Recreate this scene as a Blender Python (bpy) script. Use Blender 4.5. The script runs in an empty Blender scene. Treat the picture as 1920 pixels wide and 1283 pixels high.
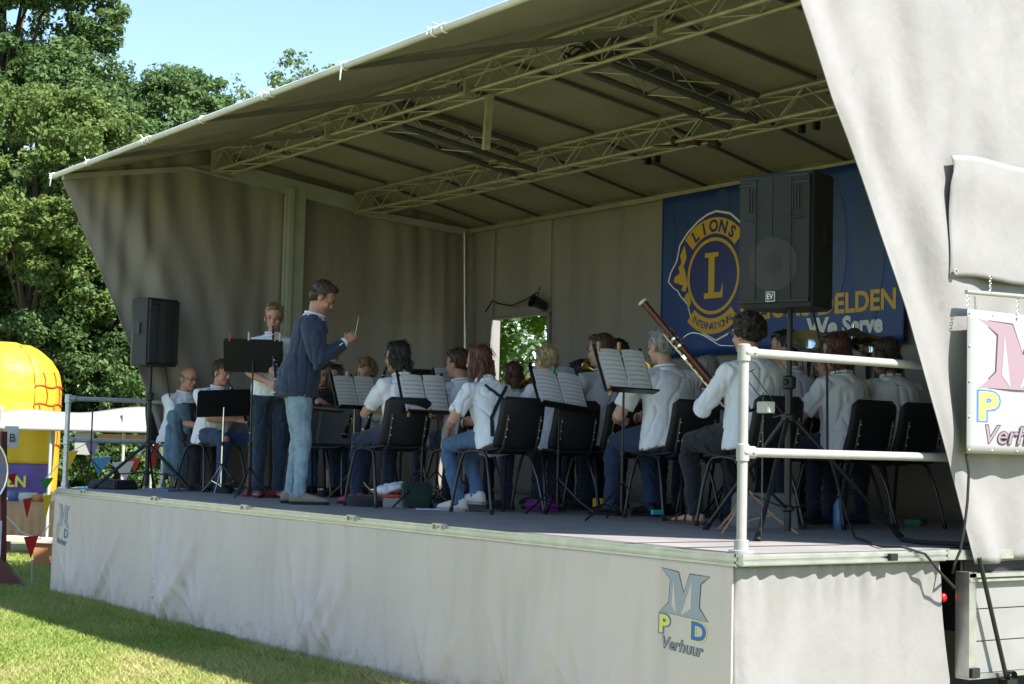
import bpy, bmesh, math, random
import numpy as np
from mathutils import Vector, Matrix, Quaternion, Euler
R = math.radians
rnd = random.Random(7)
SC = bpy.context.scene
COL = SC.collection

# ------------------------------------------------------------------ camera
CAM = Vector((5.53, -5.11, 1.45))
yaw, roll = R(34.7), R(1.39)
pitch = math.atan(204 * math.cos(roll) / 3000)
f0 = Vector((-math.cos(yaw), math.sin(yaw), 0)); r0 = Vector((math.sin(yaw), math.cos(yaw), 0)); u0 = Vector((0, 0, 1))
fw = f0 * math.cos(pitch) + u0 * math.sin(pitch); up = u0 * math.cos(pitch) - f0 * math.sin(pitch)
rt = r0 * math.cos(roll) + up * math.sin(roll); uu = up * math.cos(roll) - r0 * math.sin(roll)
cd = bpy.data.cameras.new('camera'); cam = bpy.data.objects.new('camera', cd); COL.objects.link(cam)
m = Matrix((rt, uu, -fw)).transposed().to_4x4(); m.translation = CAM
cam.matrix_world = m
cd.sensor_width = 36; cd.lens = 36 * 3000 / 1920; cd.clip_end = 800
SC.camera = cam

# ------------------------------------------------------------------ light
SUN = Vector((0.62, 0.14, 0.77)).normalized()
w = bpy.data.worlds.new('World'); SC.world = w; w.use_nodes = True
nt = w.node_tree; sky = nt.nodes.new('ShaderNodeTexSky'); sky.sky_type = 'NISHITA'; sky.sun_disc = False
sky.sun_elevation = math.asin(SUN.z); sky.sun_rotation = math.atan2(SUN.x, SUN.y)
sky.air_density = 1.0; sky.dust_density = .3; sky.ozone_density = 2.6; sky.air_density = 1.15
nt.links.new(sky.outputs[0], nt.nodes['Background'].inputs[0]); nt.nodes['Background'].inputs[1].default_value = 0.057
sl = bpy.data.lights.new('sun', 'SUN'); sl.energy = 2.8; sl.angle = R(0.6); sl.color = (1, .965, .90)
so = bpy.data.objects.new('sun', sl); COL.objects.link(so); so.rotation_euler = SUN.to_track_quat('Z', 'Y').to_euler(); so.location = (6, 2, 9)
SC.view_settings.view_transform = 'Standard'; SC.view_settings.look = 'None'; SC.view_settings.gamma = 1
SC.view_settings.use_curve_mapping = False; SC.view_settings.exposure = 2.2
SC.cycles.use_denoising = True; SC.cycles.max_bounces = 7; SC.cycles.diffuse_bounces = 4; SC.cycles.transparent_max_bounces = 6
SC.cycles.caustics_reflective = False; SC.cycles.caustics_refractive = False

# ------------------------------------------------------------------ materials
MATS = {}
def mat(name, col, rough=.6, metal=0, var=0, vs=6, bump=0, bs=40, bd=.01, stretch=(1, 1, 1), spec=.5, trans=0, tcol=None, sheen=0, col2=None):
    if name in MATS: return MATS[name]
    mt = bpy.data.materials.new(name); mt.use_nodes = True; MATS[name] = mt
    n = mt.node_tree.nodes; l = mt.node_tree.links; b = n['Principled BSDF']
    b.inputs['Base Color'].default_value = (*col, 1); b.inputs['Roughness'].default_value = rough
    b.inputs['Metallic'].default_value = metal; b.inputs['Specular IOR Level'].default_value = spec
    if sheen: b.inputs['Sheen Weight'].default_value = sheen
    tc = n.new('ShaderNodeTexCoord'); mp = n.new('ShaderNodeMapping'); mp.inputs['Scale'].default_value = stretch
    l.new(tc.outputs['Object'], mp.inputs[0])
    if var:
        tx = n.new('ShaderNodeTexNoise'); tx.inputs['Scale'].default_value = vs; tx.inputs['Detail'].default_value = 6
        l.new(mp.outputs[0], tx.inputs['Vector'])
        mr = n.new('ShaderNodeMapRange'); mr.inputs[1].default_value = .32; mr.inputs[2].default_value = .68
        l.new(tx.outputs[0], mr.inputs[0])
        mx = n.new('ShaderNodeMix'); mx.data_type = 'RGBA'
        c2 = col2 or tuple(c * (1 - var) for c in col)
        mx.inputs[6].default_value = (*col, 1); mx.inputs[7].default_value = (*c2, 1)
        l.new(mr.outputs[0], mx.inputs[0]); l.new(mx.outputs[2], b.inputs['Base Color'])
    if bump:
        t2 = n.new('ShaderNodeTexNoise'); t2.inputs['Scale'].default_value = bs; t2.inputs['Detail'].default_value = 4
        l.new(mp.outputs[0], t2.inputs['Vector'])
        bp = n.new('ShaderNodeBump'); bp.inputs['Strength'].default_value = min(1, bump); bp.inputs['Distance'].default_value = bd
        l.new(t2.outputs[0], bp.inputs['Height']); l.new(bp.outputs[0], b.inputs['Normal'])
    if trans:
        tr = n.new('ShaderNodeBsdfTranslucent'); tr.inputs[0].default_value = (*(tcol or col), 1)
        ms = n.new('ShaderNodeMixShader'); ms.inputs[0].default_value = trans
        o = n['Material Output']; l.new(b.outputs[0], ms.inputs[1]); l.new(tr.outputs[0], ms.inputs[2]); l.new(ms.outputs[0], o.inputs[0])
    return mt

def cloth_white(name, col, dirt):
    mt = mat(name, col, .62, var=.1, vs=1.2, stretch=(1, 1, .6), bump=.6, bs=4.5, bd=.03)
    n = mt.node_tree.nodes; l = mt.node_tree.links; b = n['Principled BSDF']
    src = b.inputs['Base Color'].links[0].from_socket
    tc = n.new('ShaderNodeTexCoord')
    mp = n.new('ShaderNodeMapping'); mp.inputs['Scale'].default_value = (4, 4, .7); l.new(tc.outputs['Object'], mp.inputs[0])
    t = n.new('ShaderNodeTexNoise'); t.inputs['Scale'].default_value = 1.4; t.inputs['Detail'].default_value = 8; l.new(mp.outputs[0], t.inputs['Vector'])
    mr = n.new('ShaderNodeMapRange'); mr.inputs[1].default_value = .5; mr.inputs[2].default_value = .78; l.new(t.outputs[0], mr.inputs[0])
    sp = n.new('ShaderNodeTexNoise'); sp.inputs['Scale'].default_value = 7; sp.inputs['Detail'].default_value = 3; l.new(tc.outputs['Object'], sp.inputs['Vector'])
    m2 = n.new('ShaderNodeMapRange'); m2.inputs[1].default_value = .70; m2.inputs[2].default_value = .76; l.new(sp.outputs[0], m2.inputs[0])
    a = n.new('ShaderNodeMath'); a.operation = 'MAXIMUM'; l.new(mr.outputs[0], a.inputs[0]); l.new(m2.outputs[0], a.inputs[1])
    s = n.new('ShaderNodeMath'); s.operation = 'MULTIPLY'; s.inputs[1].default_value = dirt; l.new(a.outputs[0], s.inputs[0])
    mx = n.new('ShaderNodeMix'); mx.data_type = 'RGBA'; mx.inputs[7].default_value = (col[0] * .55, col[1] * .56, col[2] * .5, 1)
    l.new(src, mx.inputs[6]); l.new(s.outputs[0], mx.inputs[0])
    sp3 = n.new('ShaderNodeSeparateXYZ'); l.new(tc.outputs['Object'], sp3.inputs[0])       # mud splashed up from the grass
    t3 = n.new('ShaderNodeTexNoise'); t3.inputs['Scale'].default_value = 9; t3.inputs['Detail'].default_value = 8; t3.inputs['Roughness'].default_value = .7; l.new(tc.outputs['Object'], t3.inputs['Vector'])
    ml = n.new('ShaderNodeMath'); ml.operation = 'MULTIPLY_ADD'; ml.inputs[1].default_value = .55; ml.inputs[2].default_value = -.20; l.new(t3.outputs[0], ml.inputs[0])
    sb = n.new('ShaderNodeMath'); sb.operation = 'SUBTRACT'; l.new(ml.outputs[0], sb.inputs[0]); l.new(sp3.outputs[2], sb.inputs[1])
    m3 = n.new('ShaderNodeMapRange'); m3.inputs[1].default_value = -.08; m3.inputs[2].default_value = .12; m3.inputs[4].default_value = .7; l.new(sb.outputs[0], m3.inputs[0])
    mx3 = n.new('ShaderNodeMix'); mx3.data_type = 'RGBA'; mx3.inputs[7].default_value = (.20, .19, .11, 1); l.new(mx.outputs[2], mx3.inputs[6]); l.new(m3.outputs[0], mx3.inputs[0]); l.new(mx3.outputs[2], b.inputs['Base Color'])
    return mt

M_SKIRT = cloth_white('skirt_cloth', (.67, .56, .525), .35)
M_SIDE = cloth_white('side_cloth', (.245, .234, .231), .3)  # same tarpaulin as the front skirt, colour lowered to offset the full sun
M_LINER = mat('liner_cloth', (.315, .285, .26), .75, var=.22, vs=1.5, bump=.6, bs=5, bd=.03, stretch=(1, 1, .35))
M_ROOF = mat('roof_cloth', (.34, .31, .26), .6, var=.2, vs=2, bump=.2, bs=6, trans=.15, tcol=(.34, .33, .18))
M_ALU = mat('aluminium', (.55, .55, .52), .38, .85, var=.2, vs=12, bump=.1, bs=80)
M_TRUSS = mat('truss_metal', (.48, .445, .34), .45, .35, var=.3, vs=9)
M_TRUSSD = mat('truss_dark', (.13, .13, .13), .5, .3, var=.2)
M_EDGE = mat('edge_tube', (.62, .62, .6), .5, .2, var=.15, vs=5)
M_DECK = mat('deck_ply', (.32, .295, .285), .55, var=.25, vs=3, bump=.15, bs=120)
M_GALV = mat('galvanised', (.6, .64, .66), .42, .6, var=.25, vs=30)
M_BLACK = mat('black_plastic', (.012, .012, .014), .5, bump=.15, bs=300)
M_BLKM = mat('black_metal', (.02, .02, .022), .35, .4)
M_SPK = mat('speaker_paint', (.018, .02, .023), .6, bump=.5, bs=260)
M_GRILL = mat('speaker_grille', (.035, .038, .042), .55, .3, bump=.6, bs=500)
M_CHAIR = mat('chair_plastic', (.013, .013, .015), .48, bump=.35, bs=350)
M_CHROME = mat('chrome', (.7, .7, .7), .18, 1)
M_CLEG = mat('chair_steel', (.06, .06, .065), .28, .8)
M_BRASS = mat('brass', (.75, .52, .16), .22, 1, var=.2, vs=20)
M_SILVER = mat('silver', (.8, .8, .8), .15, 1)
M_RUBBER = mat('rubber', (.01, .01, .01), .8)
M_DARK = mat('chassis_black', (.008, .008, .009), .7)
M_WHITEP = mat('white_box_paint', (.25, .245, .24), .45, var=.12, vs=6, bump=.1, bs=30)

def page_mat():
    mt = bpy.data.materials.new('music_page'); mt.use_nodes = True
    n = mt.node_tree.nodes; l = mt.node_tree.links; b = n['Principled BSDF']; b.inputs['Roughness'].default_value = .7
    uv = n.new('ShaderNodeTexCoord'); sep = n.new('ShaderNodeSeparateXYZ'); l.new(uv.outputs['UV'], sep.inputs[0])
    def M(op, a, bb=None, c=None):
        x = n.new('ShaderNodeMath'); x.operation = op
        for i, v in enumerate((a, bb, c)):
            if v is None: continue
            if isinstance(v, (int, float)): x.inputs[i].default_value = v
            else: l.new(v, x.inputs[i])
        return x.outputs[0]
    v = M('MULTIPLY', sep.outputs[1], 9.0); fr = M('FRACT', v)
    st = M('MULTIPLY', M('GREATER_THAN', fr, .25), M('LESS_THAN', fr, .72))
    ln = M('LESS_THAN', M('FRACT', M('MULTIPLY', fr, 10.0)), .3)
    no = n.new('ShaderNodeTexNoise'); no.inputs['Scale'].default_value = 60; no.inputs['Detail'].default_value = 2
    l.new(uv.outputs['UV'], no.inputs['Vector'])
    nn = M('GREATER_THAN', no.outputs[0], .56)
    mg = M('MULTIPLY', M('GREATER_THAN', sep.outputs[0], .07), M('LESS_THAN', sep.outputs[0], .93))
    mgv = M('MULTIPLY', M('GREATER_THAN', sep.outputs[1], .05), M('LESS_THAN', sep.outputs[1], .93))
    k = M('MULTIPLY', M('MULTIPLY', st, M('ADD', M('MULTIPLY', ln, .45), M('MULTIPLY', nn, .5))), M('MULTIPLY', mg, mgv))
    mx = n.new('ShaderNodeMix'); mx.data_type = 'RGBA'; mx.inputs[6].default_value = (.82, .83, .86, 1); mx.inputs[7].default_value = (.04, .04, .06, 1)
    l.new(k, mx.inputs[0]); l.new(mx.outputs[2], b.inputs['Base Color'])
    tr = n.new('ShaderNodeBsdfTranslucent'); l.new(mx.outputs[2], tr.inputs[0])
    ms = n.new('ShaderNodeMixShader'); ms.inputs[0].default_value = .3; o = n['Material Output']
    l.new(b.outputs[0], ms.inputs[1]); l.new(tr.outputs[0], ms.inputs[2]); l.new(ms.outputs[0], o.inputs[0])
    return mt
M_PAGE = page_mat()

# ------------------------------------------------------------------ mesh helpers
class MB:
    def __init__(s): s.v = []; s.f = []
    def add(s, v, f):
        o = len(s.v); s.v += [tuple(x) for x in v]; s.f += [tuple(i + o for i in q) for q in f]; return s
    def box(s, c, d, M=None, top=None):
        x, y, z = (k / 2 for k in d); tx, ty = (x, y) if top is None else (top[0] / 2, top[1] / 2)
        v = [(-x, -y, -z), (x, -y, -z), (x, y, -z), (-x, y, -z), (-tx, -ty, z), (tx, -ty, z), (tx, ty, z), (-tx, ty, z)]
        if M is not None: v = [M @ Vector(p) for p in v]
        v = [Vector(p) + Vector(c) for p in v]
        return s.add(v, [(3, 2, 1, 0), (4, 5, 6, 7), (0, 1, 5, 4), (1, 2, 6, 5), (2, 3, 7, 6), (3, 0, 4, 7)])
    def tube(s, pts, r, n=8, cap=True, sq=1.0, side=None):
        pts = [Vector(p) for p in pts]; k = len(pts); rr = r if hasattr(r, '__len__') else [r] * k
        t0 = (pts[1] - pts[0]).normalized()
        a = side.copy() if side is not None else t0.orthogonal()
        a = (a - t0 * a.dot(t0)).normalized()
        vs = []; prev = t0
        for i, p in enumerate(pts):
            t = (pts[min(i + 1, k - 1)] - pts[max(i - 1, 0)])
            t = t.normalized() if t.length > 1e-9 else prev
            a = (a - t * a.dot(t)); a = a.normalized() if a.length > 1e-6 else t.orthogonal().normalized()
            b = t.cross(a); prev = t
            for j in range(n):
                an = 2 * math.pi * j / n
                vs.append(p + (a * math.cos(an) + b * math.sin(an) * sq) * rr[i])
        fs = [(i * n + j, i * n + (j + 1) % n, (i + 1) * n + (j + 1) % n, (i + 1) * n + j) for i in range(k - 1) for j in range(n)]
        if cap: fs += [tuple(range(n))[::-1], tuple(range((k - 1) * n, k * n))]
        return s.add(vs, fs)
    def loft(s, secs, n=16):
        # secs: (center, a vec, b vec)
        vs = []
        for c, a, b in secs:
            c, a, b = Vector(c), Vector(a), Vector(b)
            for j in range(n):
                an = 2 * math.pi * j / n; vs.append(c + a * math.cos(an) + b * math.sin(an))
        k = len(secs)
        fs = [(i * n + j, i * n + (j + 1) % n, (i + 1) * n + (j + 1) % n, (i + 1) * n + j) for i in range(k - 1) for j in range(n)]
        fs += [tuple(range(n))[::-1], tuple(range((k - 1) * n, k * n))]
        return s.add(vs, fs)
    def ball(s, c, r, M=None, nu=12, nv=8):
        r = r if hasattr(r, '__len__') else (r, r, r); c = Vector(c)
        vs = [Vector((0, 0, -r[2]))]
        for i in range(1, nv):
            ph = -math.pi / 2 + math.pi * i / nv
            for j in range(nu):
                th = 2 * math.pi * j / nu
                vs.append(Vector((r[0] * math.cos(ph) * math.cos(th), r[1] * math.cos(ph) * math.sin(th), r[2] * math.sin(ph))))
        vs.append(Vector((0, 0, r[2])))
        if M is not None: vs = [M @ q for q in vs]
        fs = [(0, 1 + (j + 1) % nu, 1 + j) for j in range(nu)]
        for i in range(nv - 2):
            for j in range(nu): fs.append((1 + i * nu + j, 1 + i * nu + (j + 1) % nu, 1 + (i + 1) * nu + (j + 1) % nu, 1 + (i + 1) * nu + j))
        L = len(vs) - 1; fs += [(L, L - nu + j, L - nu + (j + 1) % nu) for j in range(nu)]
        return s.add([q + c for q in vs], fs)
    def lathe(s, prof, n=20, M=None, c=(0, 0, 0)):
        vs = []
        for r, z in prof:
            for j in range(n):
                an = 2 * math.pi * j / n; vs.append(Vector((r * math.cos(an), r * math.sin(an), z)))
        if M is not None: vs = [M @ q for q in vs]
        k = len(prof)
        return s.add([q + Vector(c) for q in vs], [(i * n + j, i * n + (j + 1) % n, (i + 1) * n + (j + 1) % n, (i + 1) * n + j) for i in range(k - 1) for j in range(n)])
    def prism(s, poly, h0, h1, T):
        # poly 2d outline; T(x,y,h)->3d
        n = len(poly); v = [T(x, y, h0) for x, y in poly] + [T(x, y, h1) for x, y in poly]
        return s.add(v, [tuple(range(n))[::-1], tuple(range(n, 2 * n))] + [(i, (i + 1) % n, n + (i + 1) % n, n + i) for i in range(n)])
    def mesh(s, name, m=None, smooth=False, bevel=0):
        me = bpy.data.meshes.new(name); me.from_pydata(s.v, [], s.f); me.update()
        bm = bmesh.new(); bm.from_mesh(me); bmesh.ops.recalc_face_normals(bm, faces=bm.faces)
        if bevel: bmesh.ops.bevel(bm, geom=bm.edges[:] , offset=bevel, segments=2, affect='EDGES', clamp_overlap=True)
        bm.to_mesh(me); bm.free()
        if m: me.materials.append(m)
        if smooth:
            me.polygons.foreach_set('use_smooth', [True] * len(me.polygons))
            try: me.set_sharp_from_angle(angle=R(50))
            except Exception: pass
        return me
    def obj(s, name, m=None, parent=None, smooth=False, bevel=0):
        return link(name, s.mesh(name, m, smooth, bevel), parent)

def link(name, me, parent=None, loc=None, rot=None):
    o = bpy.data.objects.new(name, me); COL.objects.link(o)
    if parent: o.parent = parent
    if loc is not None: o.location = loc
    if rot is not None: o.rotation_euler = rot
    return o
def tag(o, label, cat, group=None):
    o['label'] = label; o['category'] = cat
    if group: o['group'] = group
    return o
def thing(name, label, cat, loc=(0, 0, 0), rz=0, group=None):
    o = bpy.data.objects.new(name, None); COL.objects.link(o); o.empty_display_size = .1
    o.location = loc; o.rotation_euler = (0, 0, R(rz)); return tag(o, label, cat, group)
def kids(o): return [c for c in bpy.data.objects if c.parent == o]
def copy_tree(o, parent=None):
    c = o.copy(); COL.objects.link(c); c.parent = parent
    for ch in kids(o): copy_tree(ch, c)
    return c
def grid(nu, nv, fn):
    vs = [fn(i / nu, j / nv) for j in range(nv + 1) for i in range(nu + 1)]
    fs = [(j * (nu + 1) + i, j * (nu + 1) + i + 1, (j + 1) * (nu + 1) + i + 1, (j + 1) * (nu + 1) + i) for j in range(nv) for i in range(nu)]
    b = MB(); b.add(vs, fs); return b
def sheet(name, b, m, parent, th=.004):
    me = b.mesh(name, m, True); o = link(name, me, parent)
    sol = o.modifiers.new('solid', 'SOLIDIFY'); sol.thickness = th; sol.offset = 0
    return o

def text2d(s, size, offset=0, shear=0):
    c = bpy.data.curves.new('t', 'FONT'); c.body = s; c.size = size; c.offset = offset; c.shear = shear; c.align_x = 'CENTER'; c.resolution_u = 3
    o = bpy.data.objects.new('t', c); COL.objects.link(o)
    bpy.context.view_layer.update()
    me = bpy.data.meshes.new_from_object(o.evaluated_get(bpy.context.evaluated_depsgraph_get()))
    vs = [(v.co.x, v.co.y) for v in me.vertices]; fs = [tuple(p.vertices) for p in me.polygons]
    bpy.data.objects.remove(o); bpy.data.curves.remove(c); bpy.data.meshes.remove(me)
    return vs, fs
def print_text(name, s, size, T, m, parent, offset=0, shear=0, squash=1):
    vs, fs = text2d(s, size, offset, shear)
    b = MB(); b.add([T(x * squash, y) for x, y in vs], fs)
    return link(name, b.mesh(name, m), parent)

def snoise(P, sc, seed=0):
    rs = np.random.RandomState(seed); out = np.zeros(len(P))
    for k in range(6):
        d = rs.normal(size=3); d /= np.linalg.norm(d); out += np.sin(P @ d * sc * (.6 + 1.1 * rs.rand()) + rs.rand() * 6.28 + 1.3 * np.sin(P @ np.roll(d, 1) * sc * .7 + k))
    return out / 6
def fuse(name, b, voxel, m, parent, smooth=3, noise=0, nsc=30, dec=None, seed=0, nz=1.0, fine=0):
    """union of overlapping closed shapes -> one continuous surface"""
    me = bpy.data.meshes.new(name); me.from_pydata(b.v, [], b.f)
    o = bpy.data.objects.new('tmp', me); COL.objects.link(o)
    r = o.modifiers.new('r', 'REMESH'); r.mode = 'VOXEL'; r.voxel_size = voxel; r.use_smooth_shade = True
    if smooth:
        s = o.modifiers.new('s', 'SMOOTH'); s.iterations = smooth; s.factor = .5
    bpy.context.view_layer.update()
    out = bpy.data.meshes.new_from_object(o.evaluated_get(bpy.context.evaluated_depsgraph_get()))
    bpy.data.objects.remove(o); bpy.data.meshes.remove(me)
    n = len(out.vertices)
    if noise and n:
        co = np.zeros(n * 3); out.vertices.foreach_get('co', co); co = co.reshape(-1, 3)
        nn = np.zeros(n * 3); out.vertices.foreach_get('normal', nn); nn = nn.reshape(-1, 3)
        Q = co * np.array([1, 1, nz])
        n1 = snoise(Q, nsc, seed); n2 = snoise(Q + 7, nsc * .6, seed + 3)
        d = noise * (-1.1 * np.exp(-(n1 / .10) ** 2) * (.5 + 1.2 * np.clip(n2 + .2, 0, 1)) + .5 * n2 * 2)
        if fine: d = d + fine * snoise(Q, nsc * 3.3, seed + 5)
        co += nn * d[:, None]; out.vertices.foreach_set('co', co.ravel())
    out.update(); out.name = name; out.materials.clear(); out.materials.append(m)
    out.polygons.foreach_set('use_smooth', [True] * len(out.polygons))
    ob = link(name, out, parent)
    if dec:
        d = ob.modifiers.new('d', 'DECIMATE'); d.ratio = dec
        bpy.context.view_layer.update()
        nm = bpy.data.meshes.new_from_object(ob.evaluated_get(bpy.context.evaluated_depsgraph_get()))
        ob.modifiers.clear(); ob.data = nm; bpy.data.meshes.remove(out); nm.name = name
    return ob

# ------------------------------------------------------------------ ground and grass
def ground_mat():
    mt = mat('meadow', (.15, .17, .065), .9, var=.5, vs=.9, bump=.6, bs=60, col2=(.26, .26, .11)); return mt
g = grid(60, 60, lambda u, v: (-250 + 500 * u, -250 + 500 * v, -.012)); go = g.obj('ground', ground_mat()); go['kind'] = 'structure'

def grass_blades():
    rs = np.random.RandomState(3)
    N = 900000
    x = -15 + 16.5 * rs.rand(N); y = -4.2 + 8.2 * rs.rand(N)
    dx, dy = x - CAM.x, y - CAM.y
    dep = dx * f0.x + dy * f0.y; lat = dx * r0.x + dy * r0.y
    px = lat / dep
    keep = (dep > 8.5) & (px < -.02) & (px > -.42) & ((y < .12) | (x < -9.5)) & (rs.rand(N) < np.where(dep > 15, .35, 1))
    x, y = x[keep], y[keep]; n = len(x)
    P = np.c_[x, y, np.zeros(n)]
    patch = .5 * snoise(P, 2.2, 3) + .5 * snoise(P, .7, 8) + .35 * snoise(P, 7, 9)
    h = (.02 + .026 * rs.rand(n)) * (1 + .35 * patch); h *= np.where((y > -.22) & (x > -9.4), 1.9, 1)
    wd = .0024 + .0016 * rs.rand(n); a = rs.rand(n) * 6.28; la = rs.rand(n) * 6.28; ln = h * (.5 + 1.1 * rs.rand(n))
    ca, sa = np.cos(a), np.sin(a)
    v = np.zeros((n, 5, 3))
    v[:, 0] = np.c_[x - ca * wd, y - sa * wd, np.full(n, -.012)]; v[:, 1] = np.c_[x + ca * wd, y + sa * wd, np.full(n, -.012)]
    mx, my = x + np.cos(la) * ln * .35, y + np.sin(la) * ln * .35
    v[:, 2] = np.c_[mx + ca * wd * .7, my + sa * wd * .7, h * .6]; v[:, 3] = np.c_[mx - ca * wd * .7, my - sa * wd * .7, h * .6]
    v[:, 4] = np.c_[x + np.cos(la) * ln, y + np.sin(la) * ln, h]
    me = bpy.data.meshes.new('grass'); me.vertices.add(n * 5); me.vertices.foreach_set('co', v.ravel())
    base = np.arange(n)[:, None] * 5
    quads = (base + np.array([0, 1, 2, 3])); tris = (base + np.array([3, 2, 4]))
    loops = np.concatenate([quads, tris], 1).ravel()
    me.loops.add(len(loops)); me.loops.foreach_set('vertex_index', loops)
    me.polygons.add(2 * n); st = (np.arange(n)[:, None] * 7 + np.array([0, 4])).ravel(); me.polygons.foreach_set('loop_start', st)
    me.update(calc_edges=True); me.validate()
    at = me.attributes.new('tone', 'FLOAT', 'POINT'); t = np.clip(.48 + .75 * patch + .5 * (rs.rand(n) - .5), 0, 1); at.data.foreach_set('value', np.repeat(t, 5))
    mt = bpy.data.materials.new('grass_blade'); mt.use_nodes = True; nn = mt.node_tree.nodes; l = mt.node_tree.links; b = nn['Principled BSDF']
    b.inputs['Roughness'].default_value = .55; at_ = nn.new('ShaderNodeAttribute'); at_.attribute_name = 'tone'
    cr = nn.new('ShaderNodeValToRGB'); e = cr.color_ramp.elements; e[0].color = (.17, .27, .035, 1); e[1].color = (.50, .43, .19, 1); e.new(.5).color = (.31, .375, .08, 1)
    l.new(at_.outputs['Fac'], cr.inputs[0]); l.new(cr.outputs[0], b.inputs['Base Color'])
    tr = nn.new('ShaderNodeBsdfTranslucent'); l.new(cr.outputs[0], tr.inputs[0]); ms = nn.new('ShaderNodeMixShader'); ms.inputs[0].default_value = .35
    l.new(b.outputs[0], ms.inputs[1]); l.new(tr.outputs[0], ms.inputs[2]); l.new(ms.outputs[0], nn['Material Output'].inputs[0])
    me.materials.append(mt); o = link('grass', me); tag(o, 'mown green grass on the field in front of the stage', 'grass'); o['kind'] = 'stuff'
grass_blades()

# ------------------------------------------------------------------ trees
def leaf_mat(name, c1, c2):
    mt = bpy.data.materials.new(name); mt.use_nodes = True; nn = mt.node_tree.nodes; l = mt.node_tree.links; b = nn['Principled BSDF']
    b.inputs['Roughness'].default_value = .6; b.inputs['Specular IOR Level'].default_value = .3
    a = nn.new('ShaderNodeAttribute'); a.attribute_name = 'tone'
    mx = nn.new('ShaderNodeMix'); mx.data_type = 'RGBA'; mx.inputs[6].default_value = (*c1, 1); mx.inputs[7].default_value = (*c2, 1)
    l.new(a.outputs['Fac'], mx.inputs[0]); l.new(mx.outputs[2], b.inputs['Base Color'])
    tr = nn.new('ShaderNodeBsdfTranslucent'); l.new(mx.outputs[2], tr.inputs[0]); ms = nn.new('ShaderNodeMixShader'); ms.inputs[0].default_value = .45
    l.new(b.outputs[0], ms.inputs[1]); l.new(tr.outputs[0], ms.inputs[2]); l.new(ms.outputs[0], nn['Material Output'].inputs[0]); return mt
M_LEAF = leaf_mat('oak_leaf', (.080, .150, .048), (.145, .225, .078))
M_LEAFY = leaf_mat('yellow_leaf', (.10, .17, .045), (.19, .25, .07))
M_LEAFB = leaf_mat('bright_leaf', (.08, .17, .015), (.22, .34, .03))
M_BARK = mat('bark', (.09, .07, .05), .9, var=.4, vs=8, bump=1, bs=20, stretch=(1, 1, .2))
def leaves_mesh(name, centers, radii, per, size, m, seed):
    rs = np.random.RandomState(seed); k = len(centers); n = k * per
    C = np.repeat(np.array(centers), per, 0); rr = np.repeat(np.array(radii), per)
    d = rs.normal(size=(n, 3)); d /= np.linalg.norm(d, axis=1)[:, None]
    P = C + d * (rr * (rs.rand(n) ** .45))[:, None] * np.array([1, 1, .75])
    nrm = d * .5 + rs.normal(size=(n, 3)) * .6 + np.array([0, 0, .55]); nrm /= np.linalg.norm(nrm, axis=1)[:, None]
    t = np.cross(nrm, rs.normal(size=(n, 3))); t /= np.linalg.norm(t, axis=1)[:, None]; bt = np.cross(nrm, t)
    s = size * (.55 + .8 * rs.rand(n))[:, None]
    v = np.stack([P - t * s * .5, P + bt * s * .3 + nrm * s * .08, P + t * s * .55, P - bt * s * .3 + nrm * s * .08], 1)
    me = bpy.data.meshes.new(name); me.vertices.add(4 * n); me.vertices.foreach_set('co', v.ravel())
    me.loops.add(4 * n); me.loops.foreach_set('vertex_index', np.arange(4 * n)); me.polygons.add(n); me.polygons.foreach_set('loop_start', np.arange(n) * 4)
    me.update(calc_edges=True)
    at = me.attributes.new('tone', 'FLOAT', 'POINT'); ct = np.repeat(rs.rand(k), per) * .55 + .45 * rs.rand(n); at.data.foreach_set('value', np.repeat(ct, 4))
    me.materials.append(m); return me
def tree(label, x, y, h, cr, zlo, lobes, clus, per, size, seed, m=M_LEAF, loose=0, group=None, name='oak_tree', sq=1.0, limbs=.8):
    rs = random.Random(seed); t = thing(name, label, 'tree', (x, y, 0), 0, group)
    tr = MB(); top = h * .8
    pts = [(0, 0, -.2), (.1, 0, h * .25), (-.1, .15, h * .5), (.1, 0, top)]
    tr.tube(pts, [cr * .06, cr * .05, cr * .035, cr * .015], 9)
    cen, rad = [], []
    for i in range(lobes):
        a = rs.random() * 6.283; zz = zlo + (h - zlo) * ((i + .5) / lobes)
        tt = (zz - zlo) / (h - zlo); rr = cr * math.sqrt(max(.05, 1 - (abs(tt - .42) / .62) ** 2.2))
        d = rr * (.45 + .45 * rs.random()); lr = cr * (.26 + .2 * rs.random())
        if i == lobes - 1: d = 0
        c = Vector((math.cos(a) * d, math.sin(a) * d * sq, min(zz, h - lr * .8)))
        if rs.random() < limbs: tr.tube([(0, 0, max(h * .12, zz * .6)), c * .5 + Vector((0, 0, zz * .42)), c], [cr * .02, cr * .014, cr * .005], 5)
        for j in range(clus):
            q = Vector((rs.gauss(0, 1), rs.gauss(0, 1), rs.gauss(0, 1))).normalized() * lr * (.55 + .5 * rs.random() + loose * rs.random())
            cen.append(tuple(c + Vector((q.x, q.y, q.z * .8)))); rad.append(lr * (.2 + .16 * rs.random()))
    link('crown', leaves_mesh('crown', cen, rad, per, size, m, seed), t)['kind'] = 'stuff'
    tr.obj('trunk', M_BARK, t, True)
    return t
def at(px, dep):   # a point on the ground along a view bearing, dep metres out
    d = f0 + r0 * ((px - 960) / 3000); p = CAM + d * dep; return p.x, p.y
GT = 'trees standing behind the stage'
x, y = at(-25, 36); tree('tallest oak rising past the top left of the view, dark green', x, y, 14.5, 2.7, 4.6, 42, 40, 100, .115, 11, loose=.15, group=GT)
x, y = at(50, 31); tree('yellowish green bushy tree in front of the tallest oak', x, y, 8.4, 2.1, 3.4, 24, 34, 90, .10, 12, M_LEAFY, group=GT)
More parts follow.
